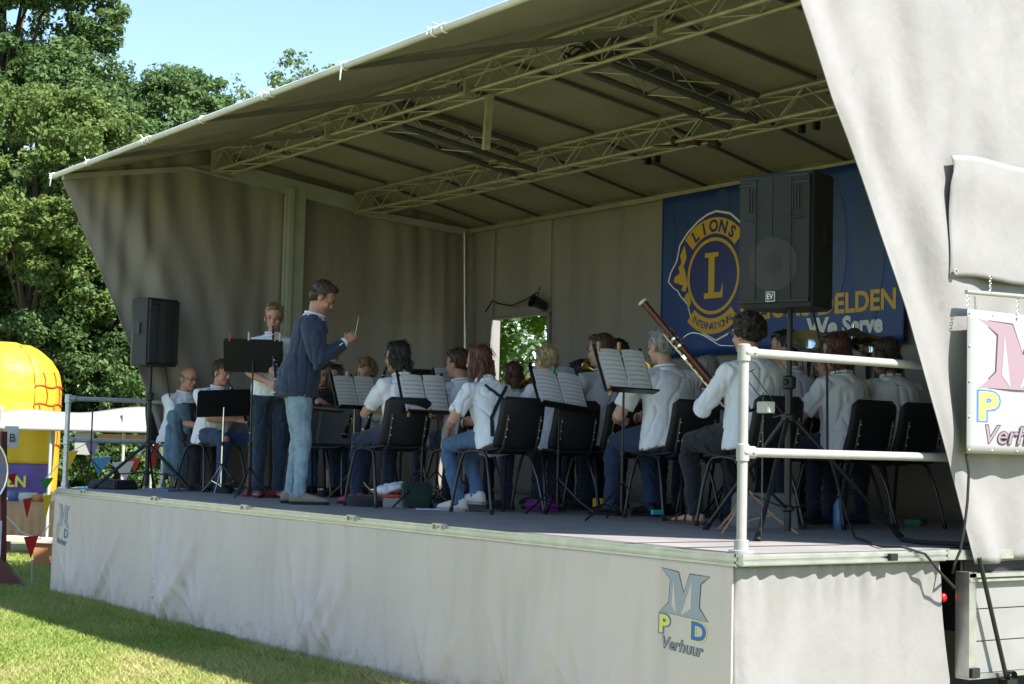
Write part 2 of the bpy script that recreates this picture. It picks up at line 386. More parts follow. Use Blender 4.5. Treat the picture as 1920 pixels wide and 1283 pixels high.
x, y = at(285, 37); tree('broad round oak with its top just above the far end of the stage roof', x, y, 10.4, 2.5, 1.8, 34, 38, 110, .115, 13, group=GT)
x, y = at(400, 42); tree('smaller oak crown right of the broad round oak, touching the roof edge', x, y, 9.9, 2.0, 3.2, 16, 28, 90, .12, 14, group=GT)
x, y = at(535, 50); tree('thin yellowing treetop peeking over the middle of the roof edge', x, y, 13.6, 2.6, 8, 15, 18, 45, .13, 15, M_LEAFY, .5, GT)
x, y = at(235, 32); tree('low leafy oak behind the loudspeaker and the market stall', x, y, 5.6, 2.3, .3, 26, 36, 90, .10, 16, group=GT)
x, y = at(60, 33); tree('dense low oak behind the yellow inflatable', x, y, 6.8, 2.7, .2, 26, 34, 80, .115, 17, group=GT)
x, y = at(370, 32); tree('dark oak just behind the far side curtain', x, y, 6.6, 2.2, .2, 16, 26, 70, .12, 21, group=GT)
x, y = at(1090, 27); tree('bright green lime tree seen through the window in the back wall', x, y, 6.5, 3.4, .2, 34, 34, 110, .10, 18, M_LEAFB, group=GT, name='lime_tree', limbs=.0)
x, y = at(-160, 35); tree('oak at the far left beyond the inflatable', x, y, 12, 3.2, .5, 20, 26, 50, .17, 19, group=GT)
cen = []; rad = []
rs = random.Random(5)
for i in range(420):
    x, y = at(-500 + 2900 * rs.random(), 44 + 8 * rs.random()); cen.append((x, y, .3 + 6.0 * rs.random() ** .9)); rad.append(.9 + .7 * rs.random())
wd = link('woodland', leaves_mesh('woodland', cen, rad, 170, .34, M_LEAF, 9)); tag(wd, 'dark woodland far behind the stage reading as one mass', 'woodland'); wd['kind'] = 'stuff'

# ------------------------------------------------------------------ stage
XL, XR, YB, Z0 = -9.25, .08, 4.52, 1.0
ST = thing('stage', 'large covered trailer stage with grey cloth skirt and truss roof', 'stage')
def roof_z(y):
    P = [(-.12, 3.955), (1.36, 4.385), (3.2, 4.135), (4.6, 3.90)]
    for (a, b), (c, d) in zip(P, P[1:]):
        if y <= c: return b + (d - b) * (y - a) / (c - a)
    return P[-1][1]
# deck
for i in range(9):
    x0 = -9.3 + i * 9.3 / 9; x1 = x0 + 9.3 / 9 - .006
    for j, (a, b) in enumerate(((.075, 1.40), (1.406, 2.9), (2.906, 4.6))):
        MB().box(((x0 + x1) / 2, (a + b) / 2, .975), (x1 - x0, b - a, .05)).obj('deck_panel', M_DECK, ST)
MB().box((.025, 3.0, .972), (.05, 3.15, .05)).obj('floor_edge', M_ALU, ST)
e = MB(); e.box((-4.65, .035, .968), (9.32, .07, .062)); e.box((-4.65, -.008, .975), (9.34, .012, .018)); e.box((-4.65, -.008, .948), (9.34, .014, .012)); e.obj('front_edge_profile', M_ALU, ST)
e = MB(); e.box((.03, .70, .972), (.06, 1.40, .055)); e.box((.064, .70, .985), (.012, 1.42, .016)); e.box((.066, .70, .958), (.014, 1.42, .014)); e.obj('side_edge_profile', M_ALU, ST)
for x in (-8.55, -6.9, -5.2, -3.6, -2.55):
    b = MB(); b.box((x, -.004, 1.004), (.12, .03, .012)); b.box((x - .045, -.02, .99), (.012, .02, .03)); b.box((x + .045, -.02, .99), (.012, .02, .03)); b.obj('edge_clip', M_ALU, ST)
b = MB().box((.082, .98, .972), (.02, .05, .035)); b.obj('edge_clip', M_BLKM, ST)
# skirts
FOLDS = [(-8.75, .06, .5, -12), (-8.2, .10, .7, 18), (-7.7, .05, .45, -10), (-6.55, .13, .75, 14), (-6.35, .09, .6, -16), (-5.9, .06, .5, -25), (-4.35, .08, .65, 24), (-4.05, .10, .75, 8), (-3.75, .05, .5, -15), (-2.6, .05, .5, 20), (-1.7, .06, .6, 12), (-.95, .05, .5, -18)]
def skirt_y(x, z):
    t = max(0, 1 - z); d = 0
    d += .010 * math.sin(x * 3.1 + 1) * t + .016 * math.sin(x * 1.37 + .5) * t ** .7 + .002 * math.sin(x * 9.5 + 4 * math.sin(x * 1.3)) * (.3 + t)
    for fx, amp, hh, sl in FOLDS:
        if abs(x - fx) > 1.1: continue
        for q_, (da, wa) in enumerate(((-34, .6), (-14, 1.0), (6, .8), (27, .7))):
            an_ = R(da + sl * .6); cx = fx + math.tan(an_) * z; wdt = .012 + .055 * z + .012 * q_
            q = (x - cx) / wdt
            if abs(q) < 3.5: d -= amp * .8 * wa * math.exp(-q * q) * math.exp(-(z / hh) ** 2 * 1.6) * min(1, z / .28 + .12)
    if -.62 < x < -.03 and z > .4: d *= .25
    return -.006 + d * 1.0 - .012 * t
def skirt_bottom(x):
    return .012 + .018 * math.sin(x * 2.2 + .6) + .02 * max(0, math.sin(x * 1.1 + 2)) ** 2
sk = grid(420, 34, lambda u, v: (-9.33 + 9.33 * u, skirt_y(-9.33 + 9.33 * u, 1 - v) + .0, .95 - (.95 - skirt_bottom(-9.33 + 9.33 * u)) * v))
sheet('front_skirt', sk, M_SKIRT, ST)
def side_fn(u, v):
    z = .945 - .935 * v; y = u * (1.40 + .13 * v + .07 * v * v)
    x = .006 + .012 * math.sin(y * 7 + 1) * v + .016 * math.sin(y * 3.2) * v + .010 * math.exp(-((v) / .16) ** 2) * (math.sin(y * 58 + 2 * math.sin(y * 9)) + .5 * math.sin(y * 31)) + .012 * math.exp(-((v) / .16) ** 2) + .05 * v * math.exp(-((y - .12) / .1) ** 2) - .02 * math.exp(-(y / .04) ** 2)
    x += .02 * v * math.sin(y * 14 + v * 5) * math.exp(-((y - .25) / .2) ** 2)
    return (x, y, z)
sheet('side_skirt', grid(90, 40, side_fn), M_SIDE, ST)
sheet('back_blackout', grid(8, 2, lambda u, v: (-9.33 + 9.35 * u, 4.62, .95 - .95 * v)), M_DARK, ST)  # unseen black sheet added to keep the space under the deck dark
sheet('end_skirt', grid(8, 2, lambda u, v: (-9.33, 4.62 * u, .95 - .95 * v)), M_SKIRT, ST)
# side and back cloths
def fold(y, z, s=0):
    q = y + .22 * math.sin(y * 2.3 + s) + .05 * math.sin(z * 1.3 + s)
    a = .35 + .65 * max(0, math.sin(y * 2.9 + s * 1.7 + .6 * math.sin(z * .9)))
    return a * (.046 * (.5 * math.sin(q * 13 + s) + .6 * (1 - 2 * abs(math.sin(q * 6.5 + s + .4)))) + .026 * math.sin(q * 29 + z * .5 + s * 2)) + .022 * math.sin(y * 4 + z * 1.1 + s) + .006 * math.sin(z * 5 + y * 9)
def left_fn(u, v):
    z = 1.01 + (roof_z(1.0) - 1.02) * v
    ye = 1.13 - 1.25 * v ** 1.02 + .03 * math.sin(v * 3.1)
    y = ye + (2.3 - ye) * u; zt = roof_z(y) + .015; z = 1.01 + (zt - 1.01) * v
    rad = (.050 * math.sin(u * 17 + 4.5 * v) + .028 * math.sin(u * 37 + 7 * v)) * math.exp(-u * 1.3) * (1 - .4 * v)
    return (XL + fold(y, z) * min(1, .15 + u * 1.4) + rad - .02 * math.exp(-(u / .03) ** 2), y, z)
sheet('side_curtain', grid(150, 60, left_fn), M_LINER, ST)
sheet('side_curtain', grid(90, 40, lambda u, v: (XL - .03 + .55 * fold(2.25 + 2.31 * u, 3 * v, 2), 2.25 + 2.31 * u, 1.01 + (roof_z(2.25 + 2.27 * u) + .02 - 1.01) * v)), M_LINER, ST)
# back wall with window hole
wx0, wx1, wz0, wz1 = -8.72, -7.72, 2.12, 2.85
def bw(x, z): return (x, YB + .35 * fold(x, z, 4), z)
def patch(x0, x1, z0, z1, n=40): return grid(n, 14, lambda u, v: bw(x0 + (x1 - x0) * u, z0 + (z1 - z0) * v))
zt = roof_z(YB) + .03
bk = MB()
for q in ((XL - .12, wx0, 1.0, zt, 10), (wx1, .1, 1.0, zt, 200), (wx0, wx1, 1.0, wz0, 14), (wx0, wx1, wz1, zt, 14)):
    p = patch(*q); bk.add(p.v, p.f)
sheet('back_cloth', bk, M_LINER, ST)
b = MB(); b.box(((wx0 + wx1) / 2, YB + .02, wz0 - .01), (wx1 - wx0 + .1, .03, .05)); b.box(((wx0 + wx1) / 2, YB - .03, wz1 + .015), (wx1 - wx0 + .1, .03, .03)); b.box((wx0 - .02, YB + .02, (wz0 + wz1) / 2), (.03, .12, wz1 - wz0)); b.box((wx1 + .02, YB + .0, (wz0 + wz1) / 2), (.04, .05, wz1 - wz0))
b.obj('window_frame', M_SIDE, ST)
# near side curtain
RE = [(0, 1.60), (.209, 1.313), (.381, 1.068), (.548, .792), (.709, .523), (.868, .299), (1.0, .10)]
def edge_y(v):
    for (a, b), (c, d) in zip(RE, RE[1:]):
        if v <= c: return b + (d - b) * (v - a) / (c - a)
    return RE[-1][1]
def right_fn(u, v):
    zt = 4.05; ye = edge_y(v); y = ye + (4.6 - ye) * u ** 1.35
    z0 = .945 + .02 * math.sin(y * 3); z = z0 + (max(zt, roof_z(y) - .03) - z0) * v
    d = (y - ye)
    x = XR + .016 * math.sin(y * 9 + .8 * z) * (1 - .3 * v) + .035 * (math.sin(d * 17 - .5 + .5 * z) - 1) * math.exp(-d / .3) + .008 * math.sin(y * 23 + z * 3 + 2) + .04 * math.exp(-((y - 1.72) / .12) ** 2) * max(0, 1 - v * 2.2)
    x += .01 * math.sin(5 * z + 6 * y)
    x = XR + (x - XR) * (1 - .85 * math.exp(-d / .05))
    return (x, y, z)
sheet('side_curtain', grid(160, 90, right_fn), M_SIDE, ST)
# roof cloth
def roof_fn(u, v):
    x = -9.36 + 9.50 * u; y = -.12 + 4.72 * v; sag = .02 * math.sin(u * 11 * math.pi) ** 2 * math.sin(v * math.pi)
    s2 = -.03 * math.sin(math.pi * min(1, max(0, (y + .12) / 1.48)))
    return (x, y, roof_z(y) + .012 - sag * .6 + s2 + .006 * math.sin(x * 7 + y * 4))
sheet('roof_cloth', grid(120, 40, roof_fn), M_ROOF, ST)
MB().tube([(-9.42, -.13, 3.955), (.2, -.13, 3.955)], .024, 12).obj('roof_edge_tube', M_EDGE, ST, True)
M_ROPE = mat('cord_white', (.8, .8, .78), .7)
for x in (-9.38, -8.45, -7.12, -7.0, -5.95, -4.86, -4.74, -3.67, -2.56, -2.44, -.6):
    b = MB(); b.lathe([(.028, -.012), (.034, 0), (.028, .012)], 10, Matrix.Rotation(R(90), 3, 'Y'), (x, -.13, 3.955))
    for k in range(3):
        a = Vector((x + rnd.uniform(-.03, .03), -.15, 3.975)); b.tube([a, a + Vector((rnd.uniform(-.04, .04), -.02, rnd.uniform(-.05, .035)))], .004, 4)
    if x in (-9.38, -7.1, -4.85, -2.5, -3.67): b.tube([(x, -.16, 3.95), (x + .01, -.17, 3.85)], .006, 4)
    b.obj('lashing', M_ROPE, ST)
# left end: sloped beam, pillar, bracket, corner pole
def beam(p0, p1, w, h, name, m, parent=ST):
    p0, p1 = Vector(p0), Vector(p1); d = (p1 - p0); L = d.length; q = d.to_track_quat('X', 'Z').to_matrix()
    return MB().box((p0 + p1) / 2, (L, w, h), q).obj(name, m, parent)
M_GREY = mat('grey_paint', (.42, .43, .38), .5, var=.2, vs=4)
beam((XL + .05, 1.45, 4.2), (XL + .05, 3.05, 4.0), .08, .16, 'end_beam', M_GREY)
beam((XL + .05, 3.05, 3.93), (XL + .05, 4.5, 3.84), .07, .07, 'end_beam', M_GREY)
beam((XR - .06, -.1, 4.0), (XR - .06, 1.4, 4.22), .06, .06, 'end_beam', M_GREY)
beam((XL + .03, -.1, 3.93), (XL + .03, 1.4, 4.2), .05, .05, 'end_beam', M_GREY)
MB().tube([(XL + .1, 1.12, 4.16), (XL + .1, 1.6, 4.1)], .02, 8).obj('end_bracket', M_TRUSS, ST, True)
b = MB(); b.box((XL + .09, 2.31, 2.54), (.05, .22, 3.07)); b.box((XL + .13, 2.25, 2.54), (.04, .05, 3.07)); b.obj('pillar', M_GREY, ST)
MB().tube([(XL + .14, 4.36, 3.83), (XL + .2, 4.42, 1.0)], .02, 8).obj('corner_pole', M_ALU, ST, True)
beam((XL, YB - .03, 3.855), (.1, YB - .03, 3.855), .05, .045, 'back_rail', M_TRUSS)
# trusses
brace_me = MB().tube([(0, 0, 0), (0, 0, 1)], .006, 6).mesh('brace', M_TRUSS, True)
def strut(p, q, parent, r=1.0, name='brace', me=brace_me):
    p, q = Vector(p), Vector(q); o = link(name, me, parent, p); o.rotation_mode = 'QUATERNION'; o.rotation_quaternion = (q - p).to_track_quat('Z', 'Y'); o.scale = (r, r, (q - p).length); return o
def box_truss(P0, P1, A, B, step, mt, cr=.017):
    P0, P1, A, B = map(Vector, (P0, P1, A, B)); tr = bpy.data.objects.new('roof_truss', None); COL.objects.link(tr); tr.parent = ST
    cor = [Vector((0, 0, 0)), A, A + B, B]
    for c in cor: MB().tube([P0 + c, P1 + c], cr, 10).obj('chord', mt, tr, True)
    L = (P1 - P0).length; n = max(2, round(L / step)); d = (P1 - P0) / n
    for i in range(n):
        for k in range(4):
            a, b_ = cor[k], cor[(k + 1) % 4]
            if (i + k) % 2: a, b_ = b_, a
            strut(P0 + d * i + a, P0 + d * (i + 1) + b_, tr)
    for i in (0, n):
        e = MB(); e.box(P0 + d * i + (A + B) / 2, tuple(abs(k) + .03 if abs(k) > .01 else .012 for k in (A + B))); 
        if i == 0: e.obj('end_plate', mt, tr)
    return tr
box_truss((XL + .12, 1.37, 4.145), (XR - .05, 1.37, 4.145), (0, .20, 0), (0, 0, .20), .265, M_TRUSS)
box_truss((XL + .12, 3.0, 3.905), (XR - .05, 3.0, 3.905), (0, .21, 0), (0, 0, .20), .265, M_TRUSS)
for x in (-6.15, -3.35):
    box_truss((x, 1.6, 4.13), (x, 2.98, 3.92), (.30, 0, 0), (0, 0, .19), .28, M_TRUSSD, .024)
k = 0
for i in range(11):
    x = -8.5 + i * .86
    beam((x, 1.58, 4.345), (x, 3.0, 4.14), .032, .026, 'purlin', M_TRUSSD)
    beam((x - .1, 3.22, 4.10), (x - .25, 4.5, 3.885), .026, .024, 'purlin', M_TRUSSD)
for x in (-6.73, -4.52, -2.29, -.1):
    b = MB(); b.box((x, 1.36, 4.16), (.10, .05, .09)); b.box((x + .06, 1.35, 4.16), (.03, .07, .12)); b.obj('clamp_plate', M_TRUSS, ST)
    beam((x, 1.33, 4.165), (x - 1.55, -.1, 3.975), .036, .036, 'canopy_arm', M_TRUSSD)
beam((-4.42, 1.52, 4.13), (-4.47, 1.53, 3.72), .05, .05, 'drop_bar', M_TRUSS)
for x in (-4.62, -4.5, -2.85, -2.7): MB().box((x, 3.24, 3.88), (.03, .05, .09)).obj('hanger', M_BLKM, ST)
# ratchet strap on the rear truss
rt_ = thing('ratchet_strap', 'red-brown ratchet strap slung around the rear roof truss', 'strap')
b = MB(); b.tube([(-4.6, 3.05, 3.93), (-4.2, 2.98, 3.90), (-4.0, 3.0, 3.88)], .006, 5); b.obj('strap_tail', M_BLKM, rt_)
b = MB(); b.box((-3.9, 3.08, 3.9), (.18, .06, .04), Matrix.Rotation(R(12), 3, 'Y')); b.box((-3.76, 3.2, 3.88), (.10, .05, .05)); b.lathe([(.03, -.02), (.045, 0), (.03, .02)], 12, Matrix.Rotation(R(90), 3, 'Y'), (-4.0, 3.0, 3.91)); b.obj('ratchet', mat('strap_rust', (.07, .03, .018), .7), rt_)
ca = thing('cable_coil', 'tangled black cable hanging in the middle of the front truss', 'cable')
b = MB(); pts = []
for i in range(60):
    a = i * .5; pts.append((-3.3 + .16 * math.sin(a) * math.cos(a * .17), 1.50 + .08 * math.cos(a), 4.22 + .05 * math.sin(a * 1.3)))
b.tube(pts, .006, 5); b.obj('loop', M_RUBBER, ca, True)

# ------------------------------------------------------------------ logos
M_MG = mat('logo_grey', (.33, .35, .40), .6); M_OUT = mat('logo_outline', (.03, .03, .035), .6); M_YEL = mat('logo_yellow', (.72, .68, .10), .6); M_BLU = mat('logo_blue', (.05, .14, .50), .6)
M_MAUVE = mat('logo_mauve', (.25, .17, .205), .6)
MPOLY = [(0, 1), (.36, .96), (.47, .55), (.62, .96), (1, 1), (.82, .80), (.80, .28), (.98, 0), (.42, .0), (.62, .20), (.64, .80), (.43, .0), (.33, .0), (.27, .80), (.22, .22), (.36, .0), (0, 0), (.17, .24), (.20, .78)]
MOUT = [(0, 1), (.36, .97), (.48, .52), (.60, .97), (1, 1), (.82, .80), (.80, .26), (.98, 0), (0, 0), (.18, .24), (.20, .80)]
HOLES = [[(.27, .84), (.24, .20), (.34, .02)], [(.65, .84), (.44, .02), (.64, .20)]]
def logo(T, parent, main, bg, sgn='sign_logo', o=.022, fsz=.23):
    # T(u,v,h): u right 0..1, v up 0..1 over the logo box
    def poly(name, pts, h, m):
        b = MB(); b.add([T(u, v, h) for u, v in pts], [tuple(range(len(pts)))]); return link(name, b.mesh(name, m), parent)
    def grow(pts, k):
        cx = sum(p[0] for p in pts) / len(pts); cy = sum(p[1] for p in pts) / len(pts)
        n = len(pts); out = []
        for i in range(n):
            p, a, c = Vector(pts[i]), Vector(pts[i - 1]), Vector(pts[(i + 1) % n]); e1 = (p - a).normalized(); e2 = (c - p).normalized()
            nrm = Vector((-(e1.y + e2.y), e1.x + e2.x)); nrm = nrm.normalized() * k if nrm.length > 1e-6 else Vector((0, 0)); out.append((p.x + nrm.x, p.y + nrm.y))
        return out
    mo = [(.06 + u * .90, .475 + v * .525) for u, v in MOUT]
    poly('letter_outline', grow(mo, .012), 1, M_OUT); poly('letter', mo, 2, main)
    for hq in HOLES:
        hh = [(.06 + u * .90, .475 + v * .525) for u, v in hq]; poly('letter_outline', grow(hh, .010), 3, M_OUT); poly('letter_counter', hh, 4, bg)
    for ch, cx, m1, m2 in (('P', .14, M_YEL, M_BLU), ('D', .78, M_BLU, M_YEL)):
        for off, hh, mm in ((.05, 2, m2), (.022, 3, m1)):
            vs, fs = text2d(ch, .34, off * .6); b = MB(); b.add([T(cx + x * 1.15, .235 + y * .86, hh) for x, y in vs], fs); link('letter', b.mesh('letter', mm), parent)
    for off, hh, mm in ((.008, 2, M_OUT), (-.0005, 3, main)):
        vs, fs = text2d('Verhuur', fsz, off, .25); b = MB(); b.add([T(.47 + x * .98, .05 + y * .86, hh) for x, y in vs], fs); link('lettering', b.mesh('lettering', mm), parent)
def onskirt(x0, x1, z0, z1):
    return lambda u, v, h: (x0 + (x1 - x0) * u, skirt_y(x0 + (x1 - x0) * u, z0 + (z1 - z0) * v) - .003 - .0006 * h, z0 + (z1 - z0) * v - .02 * u)
logo(onskirt(-.53, -.14, .50, .90), ST, M_MG, M_SKIRT)
logo(onskirt(-9.24, -8.88, .48, .86), ST, M_MG, M_SKIRT)

# ------------------------------------------------------------------ banner on back wall
BY = 4.44
M_BAN = mat('banner_blue', (.014, .075, .30), .45, var=.6, vs=1.1, col2=(.014, .04, .2), bump=.12, bs=5)
M_BAND = mat('banner_shapes', (.015, .06, .20), .4); M_BW = mat('banner_white', (.8, .8, .8), .4); M_BY = mat('banner_yellow', (.70, .42, .03), .4); M_BN = mat('banner_navy', (.02, .03, .19), .4)
bn = thing('banner', 'blue service club banner with a lion head emblem hung on the back wall', 'banner')
def bwave(x, z):
    k = max(0, min(1, (x + 4.5) / .3)); return BY + k * (.018 * math.sin(x * 3.3 + .4) + .006 * math.sin(x * 8 + z * 2) * (3.9 - z))
sheet('banner_cloth', grid(80, 20, lambda u, v: (-5.85 + 2.93 * u, bwave(-5.85 + 2.93 * u, 2.34 + 1.49 * v), 2.34 + .02 * u + 1.49 * v)), M_BAN, bn)
def BT(h): return lambda x, z: (x, bwave(x, z) - .005 - .0011 * h, z)
def flat(name, pts, h, m):
    T = BT(h); b = MB(); b.add([T(*p) for p in pts], [tuple(range(len(pts)))]); me = b.mesh(name, m)
    return link(name, me, bn)
def ring(name, cx, cz, ro, ri, a0, a1, h, m, n=40, sx=1):
    T = BT(h); vs = []; fs = []
    for i in range(n + 1):
        a = R(a0 + (a1 - a0) * i / n); vs += [T(cx + ro * sx * math.cos(a), cz + ro * math.sin(a)), T(cx + ri * sx * math.cos(a), cz + ri * math.sin(a))]
    for i in range(n): fs.append((2 * i, 2 * i + 1, 2 * i + 3, 2 * i + 2))
    b = MB(); b.add(vs, fs); return link(name, b.mesh(name, m), bn)
rs = random.Random(3)
for i, (cx, cz, w_, h_) in enumerate([(-5.72, 3.45, .07, .25), (-5.55, 3.4, .08, .28), (-5.02, 3.68, .10, .14), (-4.75, 3.66, .10, .16), (-4.2, 3.3, .15, .5), (-3.7, 3.2, .16, .5), (-3.3, 3.1, .17, .6)]):
    pts = [(cx + w_ * math.cos(a), cz + h_ * math.sin(a)) for a in [k * math.pi / 10 for k in range(20)]]; flat('silhouette', pts, .3, M_BAND)
head = [(-5.10, 3.62), (-4.92, 3.58), (-4.75, 3.46), (-4.62, 3.28), (-4.55, 3.1), (-4.6, 2.9), (-4.72, 2.78), (-4.74, 2.62), (-4.9, 2.54), (-5.08, 2.48), (-5.25, 2.55), (-5.4, 2.66), (-5.46, 2.82), (-5.56, 2.90), (-5.60, 2.95), (-5.66, 2.98), (-5.73, 3.04), (-5.70, 3.12), (-5.62, 3.22), (-5.58, 3.36), (-5.48, 3.46), (-5.34, 3.55), (-5.22, 3.60)]
cx0, cz0 = -5.13, 3.05
flat('emblem_outline', [(cx0 + (x - cx0) * 1.035, cz0 + (z - cz0) * 1.035) for x, z in head], .8, M_BW)
flat('emblem_ground', head, 1.2, M_BN)
ring('emblem_band', cx0, 3.06, .515, .37, 42, 138, 1.8, M_BY)
ring('emblem_band', cx0, 3.03, .50, .36, 228, 312, 1.8, M_BY)
ring('emblem_ring', cx0, 3.05, .345, .315, 0, 360, 1.9, M_BY)
flat('emblem_disc', [(cx0 + .315 * math.cos(a), 3.05 + .315 * math.sin(a)) for a in [k * math.pi / 20 for k in range(40)]], 1.7, M_BN)
flat('lion_face', [(-5.52, 3.36), (-5.49, 3.24), (-5.53, 3.17), (-5.50, 3.1), (-5.47, 3.0), (-5.50, 2.93), (-5.56, 2.95), (-5.53, 2.99), (-5.66, 3.03), (-5.66, 3.07), (-5.58, 3.11), (-5.60, 3.16), (-5.56, 3.2), (-5.58, 3.27)], 1.9, M_BY)
flat('lion_jaw', [(-5.50, 2.90), (-5.44, 2.94), (-5.42, 2.82), (-5.46, 2.76), (-5.47, 2.84), (-5.52, 2.87)], 1.9, M_BY)
for k in range(6):
    z = 3.33 - .12 * k; flat('lion_mane', [(-4.78 + .03 * (k % 2), z + .05), (-4.70, z + .06), (-4.67, z), (-4.72, z - .02), (-4.74, z - .06), (-4.77, z)], 1.9, M_BY)
for z0_, z1_, x0_, x1_ in ((2.85, 2.90, -.115, .13), (2.90, 3.22, -.06, .02), (3.22, 3.26, -.11, .07)):
    flat('emblem_letter', [(cx0 + x0_, z0_), (cx0 + x1_, z0_), (cx0 + x1_, z1_), (cx0 + x0_, z1_)], 2.2, M_BY)
flat('emblem_letter', [(cx0 + .10, 2.90), (cx0 + .13, 2.90), (cx0 + .13, 2.99)], 2.2, M_BY)
def arc_text(s, cz, r, a0, a1, size, m, inv=False, off=.006):
    for i, ch in enumerate(s):
        a = R(a0 + (a1 - a0) * (i + .5) / len(s)); rot = a - math.pi / 2 if not inv else a + math.pi / 2
        vs, fs = text2d(ch, size, off); T = BT(2.6)
        if not vs: continue
        b = MB(); b.add([T(cx0 + r * math.cos(a) + x * math.cos(rot) - (y - size * .35) * math.sin(rot), cz + r * math.sin(a) + x * math.sin(rot) + (y - size * .35) * math.cos(rot)) for x, y in vs], fs)
        link('emblem_lettering', b.mesh('emblem_lettering', m), bn)
arc_text('LIONS', 3.06, .442, 132, 48, .15, M_BN)
arc_text('INTERNATIONAL', 3.03, .43, 232, 308, .088, M_BN, True, .001)
T2 = lambda cx, cz, h: (lambda x, y: BT(h)(cx + x, cz + y))
print_text('banner_lettering', 'LIONS DELDEN', .228, T2(-3.77, 2.635, 2), M_BY, bn, .007)
print_text('banner_lettering', 'We Serve', .20, T2(-3.54, 2.46, 2), M_BW, bn, .009)

# ------------------------------------------------------------------ things hung on the near curtain
fl = grid(30, 24, lambda u, v: (.110 + .006 * math.sin(v * 9 + u * 2) * (1 - u) + .015 * (1 - u) * (1 - v) * math.exp(-((v - .85) / .2) ** 2), 1.352 + 1.1 * u + .03 * max(0, .13 - abs(v - .9)) * 6 * (1 - u), 2.388 + .012 * math.sin(u * 9) + .03 * u + .632 * v))
fo = sheet('curtain_flap', fl, M_SIDE, None); tag(fo, 'loose rectangular cloth flap overlapping the bright near side curtain', 'flap')
b = MB(); b.lathe([(.016, -.004), (.018, 0), (.016, .004), (.009, .004), (.009, -.004)], 14, Matrix.Rotation(R(90), 3, 'Y'), (.132, 1.375, 2.42)); b.obj('eyelet', M_ALU, fo, True)
sg = thing('hanging_sign', 'white rental company sign with mauve letter M hung from a metal rod on the curtain', 'sign')
MB().tube([(.17, 1.41, 2.315), (.17, 2.6, 2.34)], .012, 10).obj('rod', M_ALU, sg, True)
M_SIGN = mat('sign_vinyl', (.29, .29, .295), .4, bump=.08, bs=6)
sheet('sign_panel', grid(20, 16, lambda u, v: (.165 + .004 * math.sin(u * 12), 1.425 + .98 * u, 1.493 + .735 * v)), M_SIGN, sg, .003)
logo(lambda u, v, h: (.1695 + .0006 * h, 1.47 + .80 * u, 1.515 + .665 * v), sg, M_MAUVE, M_SIGN, fsz=.235)
for y, z in [(1.44, 1.51), (1.44, 1.68), (1.44, 1.86), (1.44, 2.04), (1.44, 2.21), (1.62, 2.21), (1.82, 2.21), (1.62, 1.51), (1.82, 1.51)]:
    MB().ball((.17, y, z), (.004, .007, .007), None, 8, 6).obj('grommet', M_ALU, sg, True)
for y in (1.425, 1.60, 1.82):
    b = MB()
    for k in range(4): b.lathe([(.008, -.002), (.011, 0), (.008, .002)], 8, Matrix.Rotation(R(90 if k % 2 else 0), 3, 'X') @ Matrix.Rotation(R(90), 3, 'Y'), (.17, y, 2.315 - .025 * k + (.09 if y == 1.60 else 0)))
    b.obj('chain', M_ALU, sg, True)

# ------------------------------------------------------------------ trailer underside at the near end
ch = thing('trailer_chassis', 'black steel trailer frame with a red side lamp under the near curtain', 'trailer')
b = MB(); b.box((-.30, 3.1, .74), (.5, 3.0, .34)); b.box((-.24, 3.1, .90), (.5, 3.0, .10)); b.box((-.75, 2.9, .3), (.1, 3.2, .6)); b.obj('frame', M_DARK, ch)
b = MB(); b.lathe([(0, .0), (.024, 0), (.024, .03), (.018, .034)], 14, Matrix.Rotation(R(90), 3, 'Y'), (-.08, 1.50, .745)); b.obj('lamp_holder', M_RUBBER, ch, True)
MB().ball((-.045, 1.505, .745), (.018, .024, .024)).obj('lamp_lens', mat('red_lens', (.5, .01, .015), .15), ch, True)
b = MB(); b.box((-.06, 1.64, .96), (.12, .12, .08)); b.box((.0, 1.60, .92), (.012, .05, .14)); b.box((.0, 1.57, .86), (.014, .07, .012)); b.obj('bracket', M_BLKM, ch)
tb = thing('storage_box', 'white panelled aluminium storage box under the sign', 'box')
for k in range(3): MB().box((.04, 2.3, .445 + .165 * k), (.06, 1.42, .161)).obj('panel', M_WHITEP, tb, bevel=.003)
b = MB(); b.box((.05, 1.565, .62), (.09, .055, .53)); b.box((.05, 2.3, .868), (.09, 1.52, .02)); b.box((.055, 2.3, .842), (.09, 1.52, .012)); b.box((.05, 2.3, .352), (.09, 1.52, .024)); b.obj('frame', M_ALU, tb)
MB().box((.07, 1.57, .375), (.09, .06, .05)).obj('corner_block', M_RUBBER, tb)
sp_ = thing('support_strut', 'dark diagonal strut running down past the white storage box', 'strut')
MB().tube([(.13, 1.57, .96), (.13, 1.793, .33), (.13, 1.84, .2)], .012, 8).obj('bar', M_BLKM, sp_, True)
b = MB(); b.box((.13, 1.80, .31), (.06, .08, .05)); b.lathe([(.03, -.02), (.03, .02)], 10, Matrix.Rotation(R(90), 3, 'Y'), (.14, 1.81, .35)); b.obj('hinge', M_BLKM, sp_)
cb = MB().tube([(.15, 1.44, 1.49), (.16, 1.45, 1.40), (.16, 1.44, 1.25), (.15, 1.43, 1.12), (.14, 1.41, 1.0), (.12, 1.39, .93), (.05, 1.46, .88)], .007, 6).obj('hanging_cable', M_RUBBER, None, True); tag(cb, 'thin black cable hanging from the lower left corner of the sign', 'cable')

